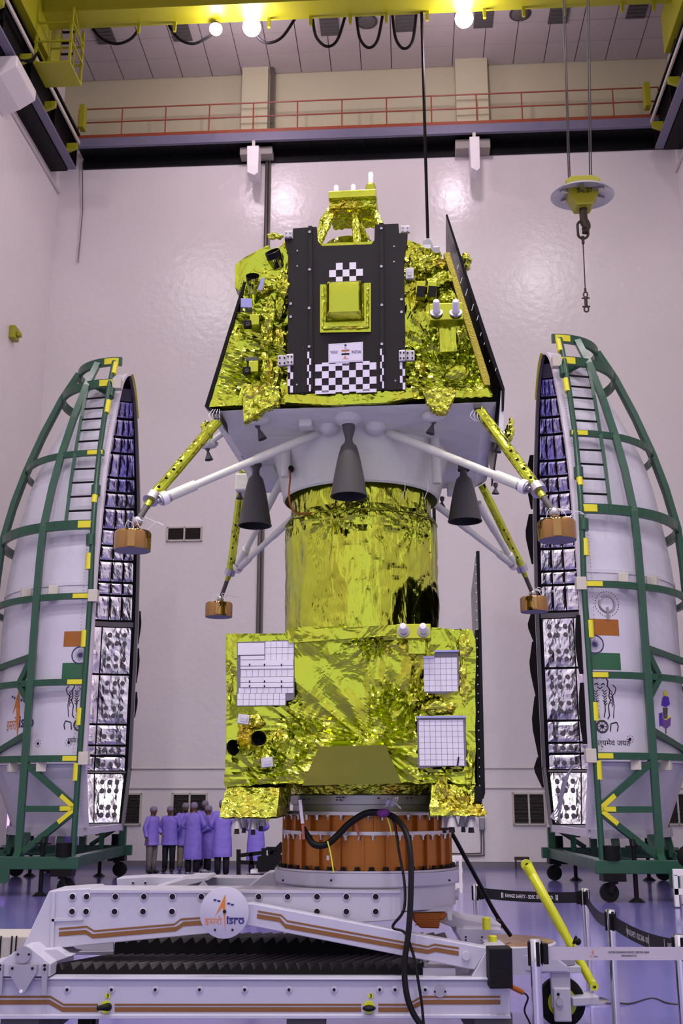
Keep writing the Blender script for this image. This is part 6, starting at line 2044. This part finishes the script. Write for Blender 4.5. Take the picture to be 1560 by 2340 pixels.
# ---------------------------------------------------------------- people in cleanroom coats
def person(px, yfeet, H, face, label, coat='coat_violet', trou='trouser_black', shoe='shoe_black', arms='down', lean=0.0, hem=.56, cap='cap_grey', stride=.0, beard=False, headturn=0.0, dy=0.0):
    g = Pz(px, yfeet, 0)
    g.y += dy
    s = H / 1.7
    t = thing('person', label, 'person', (g.x, g.y, 0), face, 'people in coats')
    Mx = T(g.x, g.y, 0) @ Rz(face) @ Matrix.Scale(s, 4)
    lx = lambda p: V((p[0], p[1] - lean * max(0, p[2] - .9), p[2]))
    ARM = {'down': [((.27, .02, 1.16), (.28, -.04, .92))] * 2, 'behind': [((.29, .06, 1.17), (.10, .16, .98))] * 2, 'front': [((.28, .0, 1.16), (.10, -.20, 1.05))] * 2,
           'chin': [((.26, -.08, 1.18), (.06, -.17, 1.38)), ((.27, -.06, 1.17), (-.08, -.19, 1.13))], 'side': [((.27, .06, 1.16), (.22, -.12, 1.02)), ((.28, .02, 1.16), (.28, -.04, .92))]}[arms]
    verts, edges, rad_ = [], [], []
    def vtx(p, r, par=None):
        verts.append(lx(p))
        rad_.append(r)
        if par is not None:
            edges.append((par, len(verts) - 1))
        return len(verts) - 1
    pel = vtx((0, 0, .95), .13)
    wst = vtx((0, 0, 1.12), .12, pel)
    chs = vtx((0, 0, 1.32), .13, wst)
    nk_ = vtx((0, 0, 1.47), .052, chs)
    hd0 = vtx((0, -.015, 1.53), .07, nk_)
    hd = vtx((0, -.02, 1.60), .082, hd0)
    vtx((0, -.01, 1.66), .06, hd)
    wrists = []
    for sx, (el, wr_) in zip((1, -1), ARM):
        sh = vtx((sx * .18, 0, 1.40), .06, chs)
        e = vtx((sx * el[0], el[1], el[2]), .042, sh)
        w0 = vtx((sx * wr_[0], wr_[1], wr_[2]), .028, e)
        dirv = (V(wr_) - V(el)).normalized()
        dirv.x *= sx
        pw = V((sx * wr_[0], wr_[1], wr_[2]))
        palm = vtx(pw + dirv * .06, .032, w0)
        sd = dirv.cross(V((0, 1, 0)))
        sd = sd.normalized() if sd.length > .1 else V((1, 0, 0))
        for k, L in enumerate((.075, .085, .08, .065)):
            f1 = vtx(pw + dirv * .10 + sd * (.027 - .018 * k), .0095, palm)
            vtx(pw + dirv * (.10 + L * .75) + sd * (.03 - .02 * k) + V((0, -.02, 0)), .008, f1)
        th_ = vtx(pw + dirv * .05 + sd * .042, .011, palm)
        vtx(pw + dirv * .09 + sd * .06 + V((0, -.012, 0)), .009, th_)
        wrists.append((el, wr_))
    for sx in (1, -1):
        hp = vtx((sx * .09, 0, .90), .09, pel)
        yk_ = stride * sx
        kn = vtx((sx * .10, yk_ * .5 - .01, .50), .058, hp)
        an = vtx((sx * .10, yk_, .09), .04, kn)
        vtx((sx * .12, yk_ - .13, .035), .035, an)
    me = bpy.data.meshes.new('body')
    me.from_pydata([tuple(v * s) for v in verts], edges, [])
    ob = bpy.data.objects.new('body', me)
    col.objects.link(ob)
    ob.parent = t
    TM[ob.name] = TM[t.name]
    me.materials.append(MATS['skin'])
    sk_ = ob.modifiers.new('skin', 'SKIN')
    sv = me.skin_vertices[0].data
    for i, r in enumerate(rad_):
        sv[i].radius = (r * s, r * s)
    sv[0].use_root = True
    sb = ob.modifiers.new('sub', 'SUBSURF')
    sb.levels = sb.render_levels = 1
    # face
    hc = V((0, -.02, 1.595))
    HR = T(lx(hc) - hc + V((0, 0, 0))) @ T(hc) @ Rz(headturn) @ T(-hc)
    MB(Mx @ HR).ball(hc, (.078, .095, .115), 16, 12).build('head_form', 'skin', ob, smooth='all')
    fc = MB(Mx @ HR).ball(hc + V((0, -.098, -.012)), (.014, .02, .024), 8, 6)
    for sx in (-1, 1):
        fc.ball(hc + V((sx * .08, .01, -.005)), (.012, .02, .03), 8, 6)
    fc.ball(hc + V((0, -.085, -.06)), (.026, .014, .007), 8, 6)
    fc.build('nose_ears_mouth', 'skin', ob, smooth='all')
    ey = MB(Mx @ HR)
    for sx in (-1, 1):
        ey.ball(hc + V((sx * .03, -.086, .008)), (.012, .008, .007), 8, 6)
    ey.build('eyes', 'hair_black', ob)
    if beard:
        MB(Mx @ HR).ball(hc + V((0, -.035, -.075)), (.062, .062, .05), 12, 8).build('beard', 'hair_black', ob, smooth='all')
    cp = MB(Mx @ HR).lathe([(.086, -.01), (.093, .02), (.088, .065), (.06, .105), (.0, .122)], 18, T(hc + V((0, .005, .012))) @ Rx(radians(-8)) @ Matrix.Diagonal((1, 1.14, 1, 1)))
    cp.build('hair_cover', cap, t, smooth='all')
    # coat: one lofted body with sleeves
    secs = [(1.475, .06, .062, 0), (1.45, .10, .078, 0), (1.41, .19, .10, 0), (1.34, .208, .122, 0), (1.2, .205, .135, 0), (1.05, .20, .14, 0), (.9, .215, .155, 0), (.75, .225, .165, 0), (hem + .02, .24, .18, 0), (hem, .235, .175, 0)]
    n = 28
    cb = MB(Mx)
    def ring(u, v):
        k = v * (len(secs) - 1)
        i = min(int(k), len(secs) - 2)
        f = k - i
        z, rx_, ry_ = [secs[i][q] * (1 - f) + secs[i + 1][q] * f for q in range(3)]
        a = 2 * pi * u
        w_ = 1 + .05 * max(0, (1.1 - z)) * sin(a * 5 + px) + .02 * noise.noise(V((a, z * 6, px)))
        return lx((rx_ * w_ * cos(a), ry_ * w_ * sin(a), z))
    cb.grid(ring, n, 27)
    for sx, (el, wr_) in zip((1, -1), wrists):
        sh = V((sx * .17, .0, 1.405))
        e, w2 = V((sx * el[0], el[1], el[2])), V((sx * wr_[0], wr_[1], wr_[2]))
        pts = catmull([lx(sh + V((-sx * .05, 0, .0))), lx(sh), lx(sh.lerp(e, .5)), lx(e), lx(e.lerp(w2, .5)), lx(w2)], 4)
        cb.tube(pts, [.05 + .016 * min(1, i / 4) - .014 * max(0, (i - 8) / 12) for i in range(len(pts))], 12)
    co = cb.build('coat', coat, t, smooth='all')
    MB(Mx).bar(lx((0, -.14, 1.38)), lx((0, -.185, hem + .03)), .012, .006, (0, 1, 0)).build('coat_front_edge', coat, co)
    tb_ = MB(Mx)
    for sx in (1, -1):
        yk_ = stride * sx
        tb_.tube([lx((sx * .09, 0, .88)), lx((sx * .10, yk_ * .5 - .01, .5)), lx((sx * .10, yk_, .3)), lx((sx * .10, yk_, .07))], [.105, .082, .075, .07], 12)
    tb_.build('trousers', trou, t, smooth='all')
    for sx in (1, -1):
        yk_ = stride * sx
        MB(Mx).ball((sx * .11, yk_ - .06, .045), (.052, .135, .045), 12, 8, Rz(sx * .15).to_3x3()).build('shoe', shoe, t, smooth='all')
    return t
R9 = radians
person(344, 1996, 1.64, R9(60), 'person in violet coat and grey trousers at the left end of the group', trou='trouser_grey', arms='side', hem=.72)
person(384, 1993, 1.64, R9(-8), 'person in violet coat facing the camera with hands behind the back', arms='behind', hem=.70, headturn=.2)
person(411, 1994, 1.72, R9(25), 'person in violet coat and khaki trousers resting chin on hand', trou='trouser_khaki', shoe='shoe_blue', arms='chin', hem=.64, dy=.6, beard=True)
person(438, 1999, 1.74, R9(170), 'person in long violet coat seen from behind in the middle of the group', trou='trouser_black', shoe='shoe_white', arms='front', hem=.36)
person(455, 1990, 1.78, R9(-15), 'bearded person in violet coat standing behind the others', arms='down', hem=.6, beard=True, dy=.9)
person(467, 1997, 1.66, R9(-70), 'person in long violet coat facing left at the right of the group', arms='front', shoe='shoe_white', hem=.36, headturn=-.2, dy=.55)
person(506, 2003, 1.80, R9(200), 'tall person in violet coat half hidden by the foil corner', arms='front', hem=.44, lean=.05)
person(583, 2000, 1.70, R9(175), 'person in violet coat behind the thrusters of the gold module', arms='front', hem=.34)
person(66, 2004, 1.62, R9(120), 'person in pale pink coat bending behind the left green frame', coat='coat_pink', trou='trouser_grey', arms='front', lean=.45, hem=.5, dy=1.7)
person(106, 2002, 1.62, R9(160), 'person in violet coat behind the diagonal brace of the left frame', arms='front', lean=.1, hem=.4, dy=2.3)

# ---------------------------------------------------------------- odds and ends behind the trolley
ch = thing('tool_cart', 'low black tube cart behind the trolley beside the orange adapter', 'cart', Pz(590, 2010, 0))
Yk = 22.0
def b2(a, b, w_, h_, Y0_=Yk, Y1_=Yk, name='tube', m='black_paint'):
    return MB().bar(P(*a, Y0_), P(*b, Y1_), w_, h_).build(name, m, ch)
b2((545, 1941), (545, 2012), .08, .08, name='post')
b2((603, 1938), (603, 2010), .09, .09, name='post')
b2((545, 1955), (603, 1948), .07, .07, name='cart_rail')
b2((545, 1970), (590, 1972), .07, .07, name='cart_rail')
b2((573, 1950), (575, 1975), .07, .07, name='post')
b2((590, 1974), (650, 1970), .4, .28, name='tray')
b2((612, 1968), (648, 1930), .1, .16, name='handle')
b2((618, 1940), (618, 1952), .1, .1, name='post')
b2((608, 1939), (632, 1939), .16, .06, name='cap_plate')
MB().span(P(560, 2010, Yk - .2), P(648, 1996, Yk + .4)).build('chassis', 'black_paint', ch)
MB().span(P(572, 1996, Yk - .1), P(640, 1985, Yk + .3)).build('pale_tray', 'white_plastic', ch)
for px in (570, 640):
    p = P(px, 2010, Yk)
    MB().cyl((p.x, Yk - .05, .14), (p.x, Yk + .05, .14), .14, n=16).build('wheel', 'rubber', ch, smooth=True)
# white ladder-back stands
ws = thing('white_stand', 'white slatted stand behind the trolley right of the adapter', 'stand', Pz(1040, 2040, 0))
Yw = ws.location.y
ztop = P(1040, 1958, Yw).z
xa, xb = P(1024, 2000, Yw).x, P(1052, 2000, Yw).x
for xx in (xa, (xa + xb) / 2, xb):
    MB().span((xx - .03, Yw - .03, 0), (xx + .03, Yw + .03, ztop)).build('upright', 'white_plastic', ws)
for f in (.97, .62, .2):
    MB().span((xa - .04, Yw - .02, ztop * f - .05), (xb + .04, Yw + .02, ztop * f + .05)).build('slat', 'white_plastic', ws)
tb2 = thing('white_table', 'white framed table leg at the right picture edge', 'table', Pz(1552, 2075, 0))
Yt = tb2.location.y
xa = P(1541, 2040, Yt).x
zt2 = P(1545, 1986, Yt).z
for dx in (0, 1.2):
    for dyy in (0, .6):
        MB().span((xa + dx + dyy * .5, Yt + dyy, .02), (xa + dx + dyy * .5 + .07, Yt + dyy + .07, zt2 - .1)).build('leg', 'white_plastic', tb2)
MB().prism([(xa, zt2 - .12), (xa + 1.27, zt2 - .12), (xa + 1.27, zt2), (xa, zt2)], Yt, Yt + .07).build('table_top', 'white_plastic', tb2, bevel=.01)
MB().span((xa, Yt, .22), (xa + 1.27, Yt + .06, .32)).build('stretcher', 'white_plastic', tb2)
bb = P(1556, 1968, Yt + .3)
tag(MB().ball((xa + .3, Yt + .05, zt2 + .205), (.2, .12, .2), 14, 10).build('black_bag', 'black_cloth', None, smooth='all'), 'black bag lying on the white table at the right edge', 'bag')
bxs = P(20, 2160, 10.6)
wb = thing('floor_crate', 'pale long crate on the floor behind the left trolley hinge', 'crate', (bxs.x, 10.9, 0))
MB().span((bxs.x - 1.1, 10.6, .02), (bxs.x + .42, 11.2, P(30, 2140, 10.6).z)).build('crate_body', 'concrete', wb, bevel=.01)
for dx in (-.14, -.08, .02, .06):
    MB().span((bxs.x + dx, 10.59, .02), (bxs.x + dx + .012, 10.61, P(30, 2140, 10.6).z + .005)).build('strap', 'black_paint', wb)
